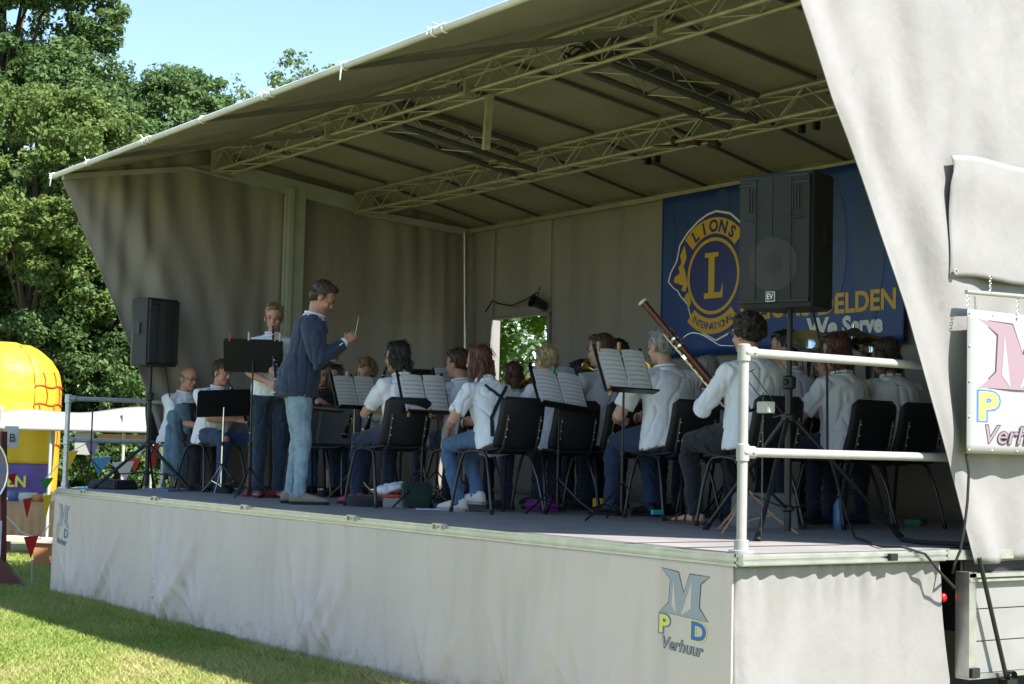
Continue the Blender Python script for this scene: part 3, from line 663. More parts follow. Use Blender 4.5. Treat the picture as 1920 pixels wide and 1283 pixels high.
# ------------------------------------------------------------------ guard rails
def rail(name, label, posts, xs, y0, y1, ztop, zmid, m):
    t = thing(name, label, 'railing')
    for (x, y) in posts:
        MB().tube([(x, y, 1.0), (x, y, ztop)], .024, 14).obj('post', m, t, True)
        b = MB(); b.lathe([(.06, 0), (.06, .012), (.034, .014), (.034, .06), (.026, .062)], 16, None, (x, y, 1.0))
        b.obj('base_flange', m, t, True)
        for z in (ztop, zmid):
            b = MB()
            b.lathe([(.024, -.045), (.031, -.04), (.031, .035), (.024, .04)], 14, None, (x, y, z)); b.lathe([(.024, .0), (.030, .01), (.030, .07), (.024, .075)], 14, Matrix.Rotation(R(-90), 3, 'X'), (x, y, z))
            b.ball((x + .02, y, z), .018, None, 8, 6)
            b.ball((x + .028, y + .045, z), .009, None, 6, 4)
            b.obj('fitting', m, t, True)
    for z in (ztop, zmid):
        MB().tube([(xs, y0, z), (xs, y1, z)], .022, 14).obj('rail_tube', m, t, True)
    return t
M_RAIL = mat('rail_galv_light', (.35, .345, .335), .45, .1, var=.12, vs=20)
rail('guard_rail', 'pale galvanised guard rail at the near front corner of the stage', [(-.04, .08), (-.04, 2.9)], -.04, .08, 2.9, 1.94, 1.47, M_RAIL)
rail('guard_rail', 'blue-grey guard rail at the far end of the stage, left of the black speaker', [(-9.18, .03), (-9.18, 1.0)], -9.18, .03, 1.0, 1.84, 1.45, M_GALV)

# ------------------------------------------------------------------ loudspeakers
def speaker(label, x, y, rz, zb, h, w_, d_, front_logo, zs):
    t = thing('loudspeaker', label, 'speaker', (x, y, 0), rz)   # front = local -Y
    b = MB(); hw, hd = w_ / 2, d_ / 2
    poly = [(-hw, -hd + .02), (-hw + .0, hd * .35), (-hw * .62, hd), (hw * .62, hd), (hw, hd * .35), (hw, -hd + .02)]
    b.prism(poly, zb, zb + h, lambda a, c, z: (a, c, z)); b.obj('cabinet', M_SPK, t, bevel=.008)
    for s in (-1, 1):
        MB().box((s * (hw + .000), -.01, zb + h * .55), (.012, .10, .12)).obj('handle', M_BLACK, t)
        MB().box((s * (hw + .004), -.045, zb + h * .55), (.014, .012, .10)).obj('handle_bar', M_GRILL, t)
    b = MB()
    for s in (-1, 1):   # folded steel grille in two leaves
        b.prism([(s * .002, -hd - .022), (s * (hw - .012), -hd - .004), (s * (hw - .012), -hd + .025), (s * .002, -hd + .025)], zb + .03, zb + h - .03, lambda a, c, z: (a, c, z))
    b.obj('grille', M_GRILL, t)
    b = MB()
    for s in (-1, 1):
        b.box((s * w_ * .24, -hd - .012, zb + h * .5), (.004, .014, h * .9))
    for z in (zb + .03, zb + h - .03, zb + h - .07): b.box((0, -hd + .0, z), (w_ - .02, .03, .012))
    b.obj('trim', M_BLACK, t)
    def disc(r0_, z, name, m, sz=1, ys=-.017):
        bb = MB(); vs = [(r0_ * math.cos(a), -hd + ys + abs(r0_ * math.cos(a)) / (hw - .012) * .018 - .001, z + r0_ * math.sin(a) * sz) for a in [k * 2 * math.pi / 28 for k in range(28)]]
        bb.add([(0, -hd + ys - .001, z)] + vs, [(0, 1 + k, 1 + (k + 1) % 28) for k in range(28)]); return link(name, bb.mesh(name, m), t)
    if front_logo:
        disc(.155, zb + .24, 'woofer', mat('woofer_cone', (.048, .045, .044), .6, bump=.6, bs=500), ys=-.0238); disc(.06, zb + .24, 'dust_cap', mat('dust_cap', (.009, .009, .010), .5), ys=-.0250)
        b = MB().box((0, -hd + .02, zb + h - .16), (w_ * .72, .06, .012)); b.box((0, -hd - .012, zb + h - .27), (w_ * .8, .02, .006)); b.obj('horn_lip', M_BLACK, t)
        for s in (-1, 1):
            for k in range(3): MB().box((s * (w_ * .30 + .018 * k - .018), -hd - .01, zb + h - .16), (.006, .012, .14)).obj('port_slat', M_BLACK, t)
        lg = MB().box((-.005, -hd - .028, zb + .055), (.056, .006, .056)); lg.obj('badge_rim', M_BW, t)
        MB().box((-.005, -hd - .0325, zb + .055), (.048, .004, .048)).obj('badge', M_BLACK, t)
        vs, fs = text2d('EV', .045, .0008); b = MB(); b.add([(-.005 + q * .8, -hd - .036, zb + .04 + r) for q, r in vs], fs); link('badge_lettering', b.mesh('badge_lettering', M_BW), t)
    return t
def stand(label, x, y, rz, top, foot, zs=.42, leg=M_BLKM, near_leg=None, spread=None):
    t = thing('speaker_stand', label, 'stand', (x, y, 1.0), rz)
    MB().tube([(0, 0, .03), (0, 0, .9)], .021, 12).obj('outer_pole', M_BLKM, t, True)
    MB().tube([(0, 0, .85), (0, 0, top - 1.0)], .016, 12).obj('inner_pole', M_BLACK, t, True)
    b = MB(); b.lathe([(.022, 0), (.04, .01), (.04, .07), (.022, .08)], 12, None, (0, 0, .84)); b.tube([(0, 0, .88), (.08, 0, .88)], .012, 8); b.ball((.09, 0, .88), .02); b.obj('collar', M_BLACK, t, True)
    b = MB().lathe([(.022, 0), (.045, .01), (.045, .04), (.022, .05)], 12, None, (0, 0, zs + .1)); b.obj('yoke', M_BLACK, t, True); b = MB(); b.lathe([(.022, 0), (.04, .01), (.04, .03), (.022, .04)], 12, None, (0, 0, .14)); b.obj('yoke', M_BLACK, t, True)
    for k in range(3):
        a = R(120 * k); c, s = math.cos(a), math.sin(a)
        lg = MB().tube([(c * .03, s * .03, zs + .12), (c * foot, s * foot, .02)], .0165, 10, sq=.8)
        lg.obj('leg', leg if k or not near_leg else near_leg, t, True)
        MB().tube([(c * foot * .97, s * foot * .97, .04), (c * foot * 1.03, s * foot * 1.03, .004)], .02, 10).obj('foot', M_RUBBER, t, True)
        MB().tube([(c * .02, s * .02, .16), (c * foot * .62, s * foot * .62, zs * .47)], .009, 6, sq=.4).obj('brace', leg, t, True)
    return t
speaker('large black loudspeaker with a white grille badge above the near guard rail', -1.12, 1.44, 19, 2.30, .77, .46, .42, True, 0)
b_ang = math.degrees(math.atan2(-.58, .81))
M_LEGSH = mat('worn_black_steel', (.10, .10, .105), .3, .85, var=.4, vs=30)
stand('black tripod speaker stand just behind the near guard rail', -1.12, 1.44, -58, 2.32, .66, .55, near_leg=M_LEGSH)
speaker('black loudspeaker with side handle, at the far left end of the stage', -8.95, .74, 195 - 90, 2.17, .64, .36, .36, False, 0)
stand('black tripod speaker stand at the far left end of the stage', -8.95, .74, 150, 2.18, .5, .3)

# ------------------------------------------------------------------ chairs
def chair_proto(label):
    t = thing('stacking_chair', label, 'chair')      # faces local +X, origin on floor
    # seat shell
    def seat_fn(u, v):
        x = -.21 + .43 * u; y = (-.21 + .42 * v) * (1 - .06 * (1 - u)); z = .455 - .018 * math.sin(math.pi * u) + .012 * (abs(v - .5) * 2) ** 2 - .02 * max(0, u - .85) / .15
        return (x, y, z)
    o = sheet('seat', grid(10, 10, seat_fn), M_CHAIR, t, .014)
    def back_fn(u, v):
        wv = .215 - .015 * v - .045 * max(0, (v - .9) / .1) ** 2 - .02 * max(0, (.12 - v) / .12)
        y = (-1 + 2 * u) * wv; z = .465 + .365 * v; x = -.205 - .085 * v + .04 * (abs(2 * u - 1)) ** 2 * .8 - .015 * math.sin(v * math.pi)
        return (x, y, z)
    sheet('backrest', grid(12, 12, back_fn), M_CHAIR, t, .015)
    for s in (-1, 1):
        b = MB(); b.tube([(-.10, s * .15, .43), (-.19, s * .15, .435), (-.232, s * .15, .47), (-.255, s * .15, .56), (-.285, s * .15, .70)], .011, 6, sq=.6); b.obj('back_support', M_CLEG, t, True)
        for z in (.60, .67, .545): MB().ball((-.262 - (z - .56) * .2, s * .15, z), .0065, None, 8, 6).obj('rivet', M_CHROME, t, True)
    for s in (-1, 1):
        b = MB(); b.tube([(.235, s * .245, 0), (.20, s * .225, .25), (.165, s * .205, .40), (.135, s * .20, .435), (.05, s * .198, .445)], .0115, 8); b.obj('leg', M_CLEG, t, True)
        b = MB(); b.tube([(-.235, s * .245, 0), (-.17, s * .225, .25), (-.115, s * .205, .40), (-.07, s * .20, .435), (.05, s * .198, .445)], .0115, 8); b.obj('leg', M_CLEG, t, True)
        for x in (.235, -.235): MB().tube([(x, s * .245, .0), (x * .97, s * .243, .035)], .015, 8).obj('foot_cap', M_RUBBER, t, True)
    b = MB(); b.tube([(.10, -.2, .438), (.10, .2, .438)], .01, 6); b.tube([(-.10, -.2, .432), (-.10, .2, .432)], .01, 6); b.obj('cross_bar', M_CLEG, t, True)
    return t
CH0 = None
def chair(x, y, rz, label):
    global CH0
    if CH0 is None: CH0 = chair_proto(label); o = CH0
    else: o = copy_tree(CH0)
    o.location = (x, y, 1.0); o.rotation_euler = (0, 0, R(rz)); tag(o, label, 'chair', 'black stacking chairs of the band'); return o

# ------------------------------------------------------------------ people
SKIN = {'a': mat('skin_light', (.60, .34, .245), .5, var=.15, vs=25), 'b': mat('skin_ruddy', (.55, .28, .20), .5, var=.15, vs=25)}
def fabric(name, col, var=.12, bs=200): return mat(name, col, .85, var=var, vs=14, bump=.35, bs=bs, sheen=.15)
SHW = fabric('white_cotton', (.86, .87, .93), .04)
HAIR = {}
def hairm(name, col):
    return mat('hair_' + name, col, .4, var=.65, vs=70, stretch=(1, 1, .12), bump=1, bs=150)
M_EYE = mat('eye_white', (.30, .25, .22), .5); M_IRIS = mat('iris', (.03, .03, .03), .2); M_LIP = mat('lips', (.35, .10, .09), .5)

def ik(a, c, l1, l2, hint):
    a, c = Vector(a), Vector(c); d = c - a; L = min(d.length, (l1 + l2) * .995); d.normalize(); c = a + d * L
    x = (l1 * l1 - l2 * l2 + L * L) / (2 * L); h = math.sqrt(max(0, l1 * l1 - x * x))
    hv = Vector(hint); hv = (hv - d * hv.dot(d)); hv.normalize()
    return a + d * x + hv * h, c

def person(label, x, y, rz, pose='sit', lean=8, hr=(0, 0), hands=None, sex='f', shirt=None, sleeve='short', pants=None, shoes='shoe', shoe_m=None,
           hair='short', hm=None, skin='a', scale=1.0, w_=1.0, feet=None, jacket=False, face=True, dz=0, glasses=False, elbow=None, collar=True, bare=None, twist=0, hiprot=0, quality=1):
    t = thing('person', label, 'person', (x, y, 1.0 + dz), rz); t.scale = (scale,) * 3
    sm = SKIN[skin]; shirt = shirt or SHW; L = R(lean)
    if pose == 'sit':
        pel = Vector((-.06, 0, .53)); hip = [Vector((-.04, s * .095, .535)) for s in (1, -1)]
    else:
        pel = Vector((0, 0, .93)); hip = [Vector((0, s * .09, .91)) for s in (1, -1)]
    sd = Vector((math.sin(L), 0, math.cos(L)))           # spine direction
    fd = Vector((math.cos(L), 0, -math.sin(L)))
    ft = Quaternion((0, 0, 1), R(twist))
    lat = ft @ Vector((0, 1, 0)); fdt = ft @ fd
    SP = .47 if pose == 'sit' else .49
    neck = pel + sd * SP + Vector((.0, 0, 0))
    shw = (.175 if sex == 'f' else .20) * w_
    sh = [neck + lat * s * shw - sd * .072 for s in (1, -1)]
    # head
    hp, hy = hr
    Hq = Quaternion((0, 0, 1), R(hy)) @ Quaternion((0, 1, 0), R(hp)); HM = Hq.to_matrix()
    hc = neck + sd * .07 + Vector((.035, 0, .095)) + HM @ Vector((.012, 0, 0))
    def H(p): return hc + HM @ Vector(p)
    # arms
    hands = hands or [(.30, .12, .72), (.30, -.12, .72)]
    elbow = elbow or [(-.4, .8, -.7), (-.4, -.8, -.7)]
    UA, FA = .285, .255
    el, wr = [], []
    for i in (0, 1):
        e, c = ik(sh[i], hands[i], UA, FA, elbow[i]); el.append(e); wr.append(c)
    # legs
    if pose == 'sit': feet = feet or [(.40, .14, .085), (.40, -.14, .085)]
    else: feet = feet or [(0, .11, .085), (0, -.11, .085)]
    kn, an = [], []
    for i in (0, 1):
        k, a = ik(hip[i], feet[i], .44 if pose == 'sit' else .418, .42 if pose == 'sit' else .412, (1, (.15 if i == 0 else -.15), .25) if pose == 'sit' else (1, 0, 0)); kn.append(k); an.append(a)
    # ---------------- body, one continuous surface
    b = MB()
    b.loft([(pel - sd * .02, lat * .12, fdt * .09), (pel + sd * .2, lat * .11, fdt * .08), (pel + sd * .38, lat * .13, fdt * .085), (neck - sd * .04, lat * .10, fdt * .06), (neck + sd * .03, lat * .055, fdt * .055)])
    b.tube([neck - sd * .03, neck + sd * .05, hc + HM @ Vector((-.015, 0, -.05))], [.062, .052, .053] if sex == 'm' else [.056, .046, .047], 12)
    b.ball(hc + HM @ Vector((-.008, 0, .032)), (.094, .075, .088), HM, 16, 12)
    b.ball(H((.022, 0, -.045)), (.066, .058, .075), HM, 14, 10)
    b.ball(H((.058, 0, -.095)), (.026, .028, .022), HM)
    b.ball(H((.062, 0, .012)), (.030, .055, .018), HM)
    for s in (1, -1):
        b.ball(H((.052, s * .036, -.035)), (.030, .022, .028), HM); b.ball(H((-.008, s * .077, -.018)), (.020, .010, .031), HM)
    b.loft([(H((.080, 0, .010)), HM @ Vector((0, .010, 0)), HM @ Vector((.010, 0, 0))), (H((.094, 0, -.015)), HM @ Vector((0, .012, 0)), HM @ Vector((.014, 0, 0))), (H((.100, 0, -.034)), HM @ Vector((0, .017, 0)), HM @ Vector((.017, 0, 0))), (H((.084, 0, -.043)), HM @ Vector((0, .010, 0)), HM @ Vector((.010, 0, 0)))], 10)
    b.ball(H((.078, 0, -.064)), (.014, .024, .010), HM)
    k_ = 1.12 if sex == 'm' else .95
    for i in (0, 1):
        b.tube([neck - sd * .03, sh[i], sh[i] * .7 + el[i] * .3, el[i] * .6 + sh[i] * .4, el[i], el[i] * .7 + wr[i] * .3, el[i] * .25 + wr[i] * .75, wr[i]],
               [.05, .052 * k_, .047 * k_, .043 * k_, .038 * k_, .041 * k_, .030 * k_, .0235 * k_], 12)
        # hand
        d = (wr[i] - el[i]).normalized(); s = 1 if i == 0 else -1
        inw = Vector((0, -s, 0)) + Vector((0, 0, -.35)); n_ = (inw - d * inw.dot(d)).normalized(); ws = d.cross(n_)
        if ws.z < 0: ws = -ws          # thumb side up
        pc = wr[i] + d * .045; b.loft([(wr[i] - d * .01, ws * .026, n_ * .020), (pc, ws * .037, n_ * .017), (pc + d * .04, ws * .040, n_ * .014)], 12)
        for q, (off, ln) in enumerate(((.029, .062), (.0095, .070), (-.0105, .066), (-.029, .052))):
            p0 = pc + d * .032 + ws * off; p1 = p0 + d * ln * .45 + n_ * ln * .18; p2 = p1 + d * ln * .12 + n_ * ln * .42; p3 = p2 - d * ln * .22 + n_ * ln * .26
            b.tube([p0, p1, p2, p3], [.0100, .0092, .0085, .0075], 8)
        p0 = pc - d * .015 + ws * .028; b.tube([p0, p0 + ws * .022 + d * .02 + n_ * .012, p0 + ws * .026 + d * .048 + n_ * .030], [.0125, .0105, .0085], 8)
        b.tube([pel, hip[i], hip[i] * .5 + kn[i] * .5, kn[i], kn[i] * .6 + an[i] * .4, kn[i] * .15 + an[i] * .85, an[i]], [.08, .07, .055, .045, .045, .034, .032], 12)
        fdv = Vector((kn[i].x - hip[i].x, kn[i].y - hip[i].y, 0)); fdv = fdv.normalized() if (fdv.length > .1) else Vector((1, s * .12, 0)).normalized()
        sdv = Vector((-fdv.y, fdv.x, 0)); gz = an[i].z - .085
        base = Vector((an[i].x, an[i].y, gz))
        b.loft([(base + fdv * -.055 + Vector((0, 0, .04)), sdv * .020, Vector((0, 0, .025))), (base + Vector((0, 0, .045)), sdv * .032, Vector((0, 0, .038))), (base + fdv * .09 + Vector((0, 0, .036)), sdv * .038, Vector((0, 0, .022))), (base + fdv * .15 + Vector((0, 0, .028)), sdv * .040, Vector((0, 0, .014))), (base + fdv * .19 + Vector((0, 0, .026)), sdv * .022, Vector((0, 0, .010)))], 12)
    fuse('body', b, .0075 * (1 if quality else 1.4), sm, t, 2, dec=.55 if quality else .5)
    # ---------------- face details
    if face:
        for s in (1, -1):
            MB().ball(H((.0835, s * .031, .0)), (.006, .0125, .0058), HM, 10, 8).obj('eye', M_EYE, t, True)
            MB().ball(H((.0895, s * .031, .0)), (.003, .006, .0065), HM, 8, 6).obj('iris', M_IRIS, t, True)
            MB().ball(H((.0915, s * .032, .021)), (.005, .018, .0045), HM, 8, 6).obj('eyebrow', hm or M_IRIS, t, True)
        MB().ball(H((.0905, 0, -.066)), (.006, .021, .0065), HM, 10, 6).obj('mouth', M_LIP, t, True)
    if glasses:
        g = MB()
        for s in (1, -1):
            pts = [H((.099, s * (.034 + .022 * math.cos(a)), .0 + .015 * math.sin(a))) for a in [q * math.pi / 6 for q in range(13)]]; g.tube(pts, .0022, 5, False)
            g.tube([H((.097, s * .056, .003)), H((.05, s * .078, .005)), H((-.005, s * .082, .0))], .0018, 5)
        g.tube([H((.103, -.012, .004)), H((.103, .012, .004))], .002, 5); g.obj('glasses', M_BLKM, t, True)
    # ---------------- hair
    hm = hm or hairm('brown', (.06, .03, .018)); hb = MB(); rs = random.Random(int(abs(x * 71 + y * 13) * 10))
    def B(c, r): hb.ball(H(c), r, HM, 16, 12)
    cap = [((-.020, 0, .050), (.093, .083, .082)), ((-.048, 0, -.005), (.060, .073, .060))]
    if hair == 'short':
        for c in cap: B(*c)
        B((.03, 0, .098), (.052, .058, .026))
        for s in (1, -1): B((-.012, s * .068, .018), (.030, .014, .035))
    elif hair == 'bald':
        B((-.048, 0, .0), (.058, .077, .048))
        for s in (1, -1): B((-.018, s * .068, .008), (.030, .014, .030))
    elif hair == 'bob':
        for c in cap: B(*c)
        B((-.045, 0, -.05), (.068, .088, .07)); B((.025, .0, .09), (.060, .068, .034))
        for s in (1, -1): B((.0, s * .076, -.02), (.040, .020, .065))
        for k in range(26):
            a = rs.uniform(-2.3, 2.3); r = .075; p = (-.04 - .055 * math.cos(a), .075 * math.sin(a), rs.uniform(-.10, -.02)); hb.tube([H(p), H((p[0] * 1.12, p[1] * 1.15, p[2] - .05))], [.016, .006], 6)
    elif hair == 'long':
        for c in cap: B(*c)
        B((-.048, 0, -.06), (.062, .086, .08)); B((-.062, 0, -.14), (.046, .080, .085)); B((.02, .0, .09), (.058, .064, .032))
        for s in (1, -1): B((-.005, s * .076, -.04), (.040, .020, .09))
        for k in range(40):
            a = rs.uniform(-1.5, 1.5); p = (-.06 - .045 * math.cos(a), .085 * math.sin(a), rs.uniform(-.16, .02)); hb.tube([H(p), H((p[0] - .008, p[1] * 1.08, p[2] - .06)), H((p[0] - .004, p[1] * 1.02, p[2] - .10))], [.013, .010, .004], 6)
    elif hair == 'pony':
        for c in cap: B(*c)
        B((.02, 0, .09), (.060, .064, .03)); B((-.10, 0, .02), (.035, .03, .035)); B((-.115, .02, -.04), (.022, .022, .06))
        for s in (1, -1): B((-.012, s * .070, .01), (.034, .014, .04))
    elif hair in ('curly', 'afro'):
        for c in cap: B(*c)
        nb = 230 if hair == 'curly' else 200; rr = .105 if hair == 'curly' else .098
        for k in range(nb):
            v = Vector((rs.gauss(0, 1), rs.gauss(0, 1), rs.gauss(0, 1))).normalized()
            if v.z < -.55 or (v.x > .35 and v.z < .52): continue
            v = v * rs.uniform(.92, 1.06)
            q = Vector((-.018, 0, .028)) + Vector((v.x * rr * .95, v.y * rr * .92, v.z * rr)); B(tuple(q), (.013 + .012 * rs.random(),) * 3)
    ho = fuse('hair', hb, .0065, hm, t, 1, noise=.0035, nsc=95, seed=int(x * 10) % 17, nz=.25 if hair not in ('curly', 'afro') else 1, fine=.002 if hair not in ('curly', 'afro') else .0035)
    me_ = ho.data; nv_ = len(me_.vertices); sb = MB()
    if nv_:
        lg_ = {'short': .028, 'bald': .016, 'bob': .05, 'long': .07, 'pony': .03}.get(hair, .022)
        for k in range(260 if hair in ('long', 'bob') else 200):
            v_ = me_.vertices[rs.randrange(nv_)]; c_, n_ = v_.co, v_.normal
            dn = (HM @ Vector((-.35 if c_.z > hc.z + .03 else -.05, 0, -1))) + Vector((rs.gauss(0, .18), rs.gauss(0, .18), 0))
            if hair in ('curly', 'afro'): dn = Vector((rs.gauss(0, 1), rs.gauss(0, 1), rs.gauss(0, 1)))
            tg = (dn - n_ * dn.dot(n_)); 
            if tg.length < .2: continue
            tg.normalize(); l_ = lg_ * rs.uniform(.6, 1.3); o_ = rs.uniform(.0, .010)
            sb.tube([c_ - n_ * .002, c_ + tg * l_ * .5 + n_ * (.002 + o_), c_ + tg * l_ + n_ * (.001 + o_ * 1.2)], [.0028, .0024, .0009], 3, False)
        so2 = sb.obj('hair_strands', hm, t, True); so2['kind'] = 'stuff'
    # ---------------- shirt / jacket
    b = MB(); hem = -.07 if pose == 'sit' else (-.10 if jacket else -.04)
    g_ = 1.0 * w_; fem = sex == 'f'
    secs = [(hem, .212 if pose == 'sit' else .196, .15 if pose == 'sit' else .15), (.05, .196, .150), (.18, .168 if fem else .172, .128), (.30, .172, .13 if fem else .124), (SP - .07, .178 if fem else .19, .118), (SP - .02, .13, .088), (SP + .012, .070, .064)]
    b.loft([(pel + sd * u + fdt * (.0 if u > .3 else .008), lat * a * g_, fdt * c * g_) for u, a, c in secs], 24)
    sr = 1.15 if jacket else 1.0
    for i in (0, 1):
        if sleeve == 'short':
            b.tube([neck - sd * .05, sh[i], sh[i] * .55 + el[i] * .45, sh[i] * .25 + el[i] * .75], [.07, .068 * k_, .064 * k_, .066 * k_], 14)
        else:
            b.tube([neck - sd * .05, sh[i], sh[i] * .5 + el[i] * .5, el[i], el[i] * .5 + wr[i] * .5, el[i] * .06 + wr[i] * .94], [.07, .068 * k_ * sr, .062 * k_ * sr, .064 * k_ * sr, .054 * k_ * sr, .040 * k_ * sr], 14)
    if jacket:
        b.loft([(pel + Vector((.0, 0, -.13)), lat * .205, Vector((.165, 0, 0))), (pel + Vector((0, 0, -.06)), lat * .20, Vector((.16, 0, 0))), (pel + Vector((0, 0, .1)), lat * .17, Vector((.125, 0, 0)))], 24)
    fuse('jacket' if jacket else 'shirt', b, .011, shirt, t, 1, noise=.013, nsc=34, seed=int(abs(y * 10)) % 19, fine=.0025, nz=.55)
    if collar:
        cb_ = MB(); rr = .066 if fem else .072
        cc = neck + sd * .012
        for k in range(-8, 9):
            pass
        ring_ = [(cc + lat * rr * math.sin(a) * 1.0 + fdt * (rr * math.cos(a)) * 1.0) for a in [q * math.pi / 10 for q in range(21)]]
        cb_.tube([p - sd * .012 for p in ring_], .014, 8, False); cb_.tube([p * 1.0 + sd * .014 for p in ring_], .010, 8, False)
        cb_.obj('collar', SHW if jacket else shirt, t, True)
        if jacket:
            for i in (0, 1):
                q0 = el[i] * .07 + wr[i] * .93; q1 = el[i] * -.02 + wr[i] * 1.02; MB().tube([q0, q1], [.036, .034], 12).obj('cuff', SHW, t, True)
                for k in range(3):
                    q = el[i] * (.10 + .05 * k) + wr[i] * (.90 - .05 * k) + Vector((.0, (.048 if i == 0 else -.048), 0)); MB().ball(q, .008, None, 8, 6).obj('button', M_SILVER, t, True)
    # ---------------- trousers
    b = MB(); pm = pants or fabric('dark_jeans', (.02, .035, .075)); end = .0 if bare is None else bare
    b.loft([(pel + Vector((-.01, 0, -.085 if pose == 'sit' else -.09)), Vector((0, .15 * w_, 0)), Vector((.13, 0, 0))), (pel, Vector((0, .172 * w_, 0)), Vector((.135 if pose == 'sit' else .12, 0, 0))), (pel + Vector((0, 0, .10)), Vector((0, .15 * w_, 0)), Vector((.11, 0, 0)))], 20)
    for i in (0, 1):
        e_ = an[i] + (kn[i] - an[i]) * end + Vector((0, 0, -.035 if end == 0 else 0))
        b.tube([pel + (hip[i] - pel) * .5, hip[i], hip[i] * .5 + kn[i] * .5, hip[i] * .06 + kn[i] * .94, kn[i] * .75 + an[i] * .25, kn[i] * .35 + an[i] * .65, e_], [.10 * w_, .098 * w_, .082 * w_, .068, .064, .054, .052], 16)
    fuse('trousers', b, .011, pm, t, 1, noise=.0105, nsc=36, seed=int(abs(x * 7)) % 13, fine=.004)
    # ---------------- shoes
    for i in (0, 1):
        s = 1 if i == 0 else -1
        fdv = Vector((kn[i].x - hip[i].x, kn[i].y - hip[i].y, 0)); fdv = fdv.normalized() if (fdv.length > .1) else Vector((1, s * .12, 0)).normalized()
        sdv = Vector((-fdv.y, fdv.x, 0)); base = Vector((an[i].x, an[i].y, an[i].z - .085)); Z = Vector((0, 0, 1))
        smt = shoe_m or M_RUBBER
        if shoes == 'shoe' or shoes == 'sneaker':
            so_ = MB(); so_.loft([(base + fdv * -.07 + Z * .045, sdv * .022, Z * .03), (base + fdv * -.05 + Z * .05, sdv * .040, Z * .048), (base + Z * .055, sdv * .043, Z * .052), (base + fdv * .08 + Z * .042, sdv * .044, Z * .038), (base + fdv * .15 + Z * .034, sdv * .047, Z * .028), (base + fdv * .20 + Z * .028, sdv * .036, Z * .02), (base + fdv * .222 + Z * .024, sdv * .014, Z * .012)], 14)
            so_.obj('shoe', smt, t, True)
            sl_ = MB(); pts = [(-.075, .02), (-.06, .038), (.0, .043), (.08, .044), (.15, .050), (.20, .040), (.228, .015)]
            poly = [(a, c) for a, c in pts] + [(a, -c) for a, c in pts[::-1]]
            sl_.prism(poly, 0, .022, lambda a, c, h: base + fdv * a + sdv * c + Z * h); sl_.obj('sole', M_WHITEP if shoes == 'sneaker' else M_RUBBER, t)
        else:
            sl_ = MB(); pts = [(-.07, .02), (-.05, .036), (.0, .037), (.08, .042), (.15, .046), (.20, .036), (.225, .015)]
            poly = [(a, c) for a, c in pts] + [(a, -c) for a, c in pts[::-1]]
            sl_.prism(poly, 0, .016, lambda a, c, h: base + fdv * a + sdv * c + Z * h)
            for a_ in (.13, .06, -.01): sl_.tube([base + fdv * a_ + sdv * q * .046 + Z * (.016 + (.05 + (.035 if a_ < .05 else 0)) * math.sqrt(max(0, 1 - q * q))) for q in (-1, -.7, -.3, 0, .3, .7, 1)], .007, 5)
            sl_.obj('sandal', mat('sandal_leather', (.05, .03, .025), .6), t)
    return t, dict(H=H, wr=wr, el=el, hc=hc, sh=sh, neck=neck, pel=pel)
def W(t, p):
    """local point of a person to the world"""
    return Matrix.Translation(t.location) @ Matrix.Rotation(t.rotation_euler.z, 4, 'Z') @ (Vector(p) * t.scale.x)

J_LIGHT = fabric('washed_blue_jeans', (.27, .38, .48), .3); J_MID = fabric('blue_jeans', (.075, .15, .28), .25); J_DARK = fabric('dark_blue_trousers', (.018, .03, .075), .2); J_BLK = fabric('black_trousers', (.010, .011, .016), .2)
NAVY = fabric('navy_blazer', (.027, .045, .092), .2); BLK = fabric('black_top', (.010, .010, .012), .2); GREYSH = fabric('grey_white_shirt', (.45, .44, .47), .1)
H_BR = hairm('brown', (.10, .052, .028)); H_DK = hairm('dark', (.014, .009, .007)); H_RED = hairm('reddish', (.14, .05, .024)); H_BL = hairm('blond', (.32, .21, .09)); H_BLW = hairm('pale_blond', (.50, .38, .20)); H_GR = hairm('grey', (.42, .41, .40)); H_DG = hairm('darkgrey', (.05, .038, .034))
SH_TAN = mat('suede_shoe', (.25, .22, .18), .9, bump=.3, bs=200); SH_BR = mat('brown_shoe', (.06, .045, .035), .7); SH_WH = mat('white_canvas', (.62, .58, .52), .8)

PEOPLE = {}
def P(key, *a, **k):
    PEOPLE[key] = person(*a, **k); return PEOPLE[key]
P('cond', 'conductor in a navy blazer and washed jeans standing with a raised baton', -5.64, .60, 64, 'stand', 13, (32, -2), [(.27, .12, 1.12), (.34, -.19, 1.22)], 'm', NAVY, 'long', J_LIGHT, 'shoe', SH_TAN, 'short', hairm('chestnut', (.085, .045, .028)), 'b', 1.03, 1.12, [(-.02, .10, .085), (.04, -.12, .085)], True, elbow=[(-.2, .5, -1), (-.35, -.3, -1)])
P('B', 'standing woman with tied back blond hair playing a clarinet behind the conductor', -7.02, 1.06, -22, 'stand', 3, (12, -10), [(.26, .07, 1.10), (.30, -.05, 1.00)], 'f', SHW, 'short', fabric('indigo_jeans', (.015, .035, .065)), 'sandal', None, 'pony', H_BL, 'b', .98, .92, [(0, .09, .085), (.06, -.09, .085)])
P('D', 'seated man with brown hair playing a clarinet in front of the speaker stand', -8.45, 1.20, 12, 'sit', 10, (14, 8), [(.34, .06, .78), (.40, -.06, .70)], 'm', SHW, 'short', fabric('navy_jeans', (.02, .045, .11)), 'shoe', M_RUBBER, 'short', hairm('midbrown', (.08, .045, .028)), 'b', .97, 1.05, [(.42, .2, .085), (.36, -.2, .085)])
P('C', 'balding man with glasses seated farthest left', -9.0, 1.08, 20, 'sit', 12, (10, 0), [(.34, .06, .74), (.38, -.06, .66)], 'm', SHW, 'short', J_BLK, 'shoe', M_RUBBER, 'bald', H_GR, 'b', .93, 1.05, glasses=True)
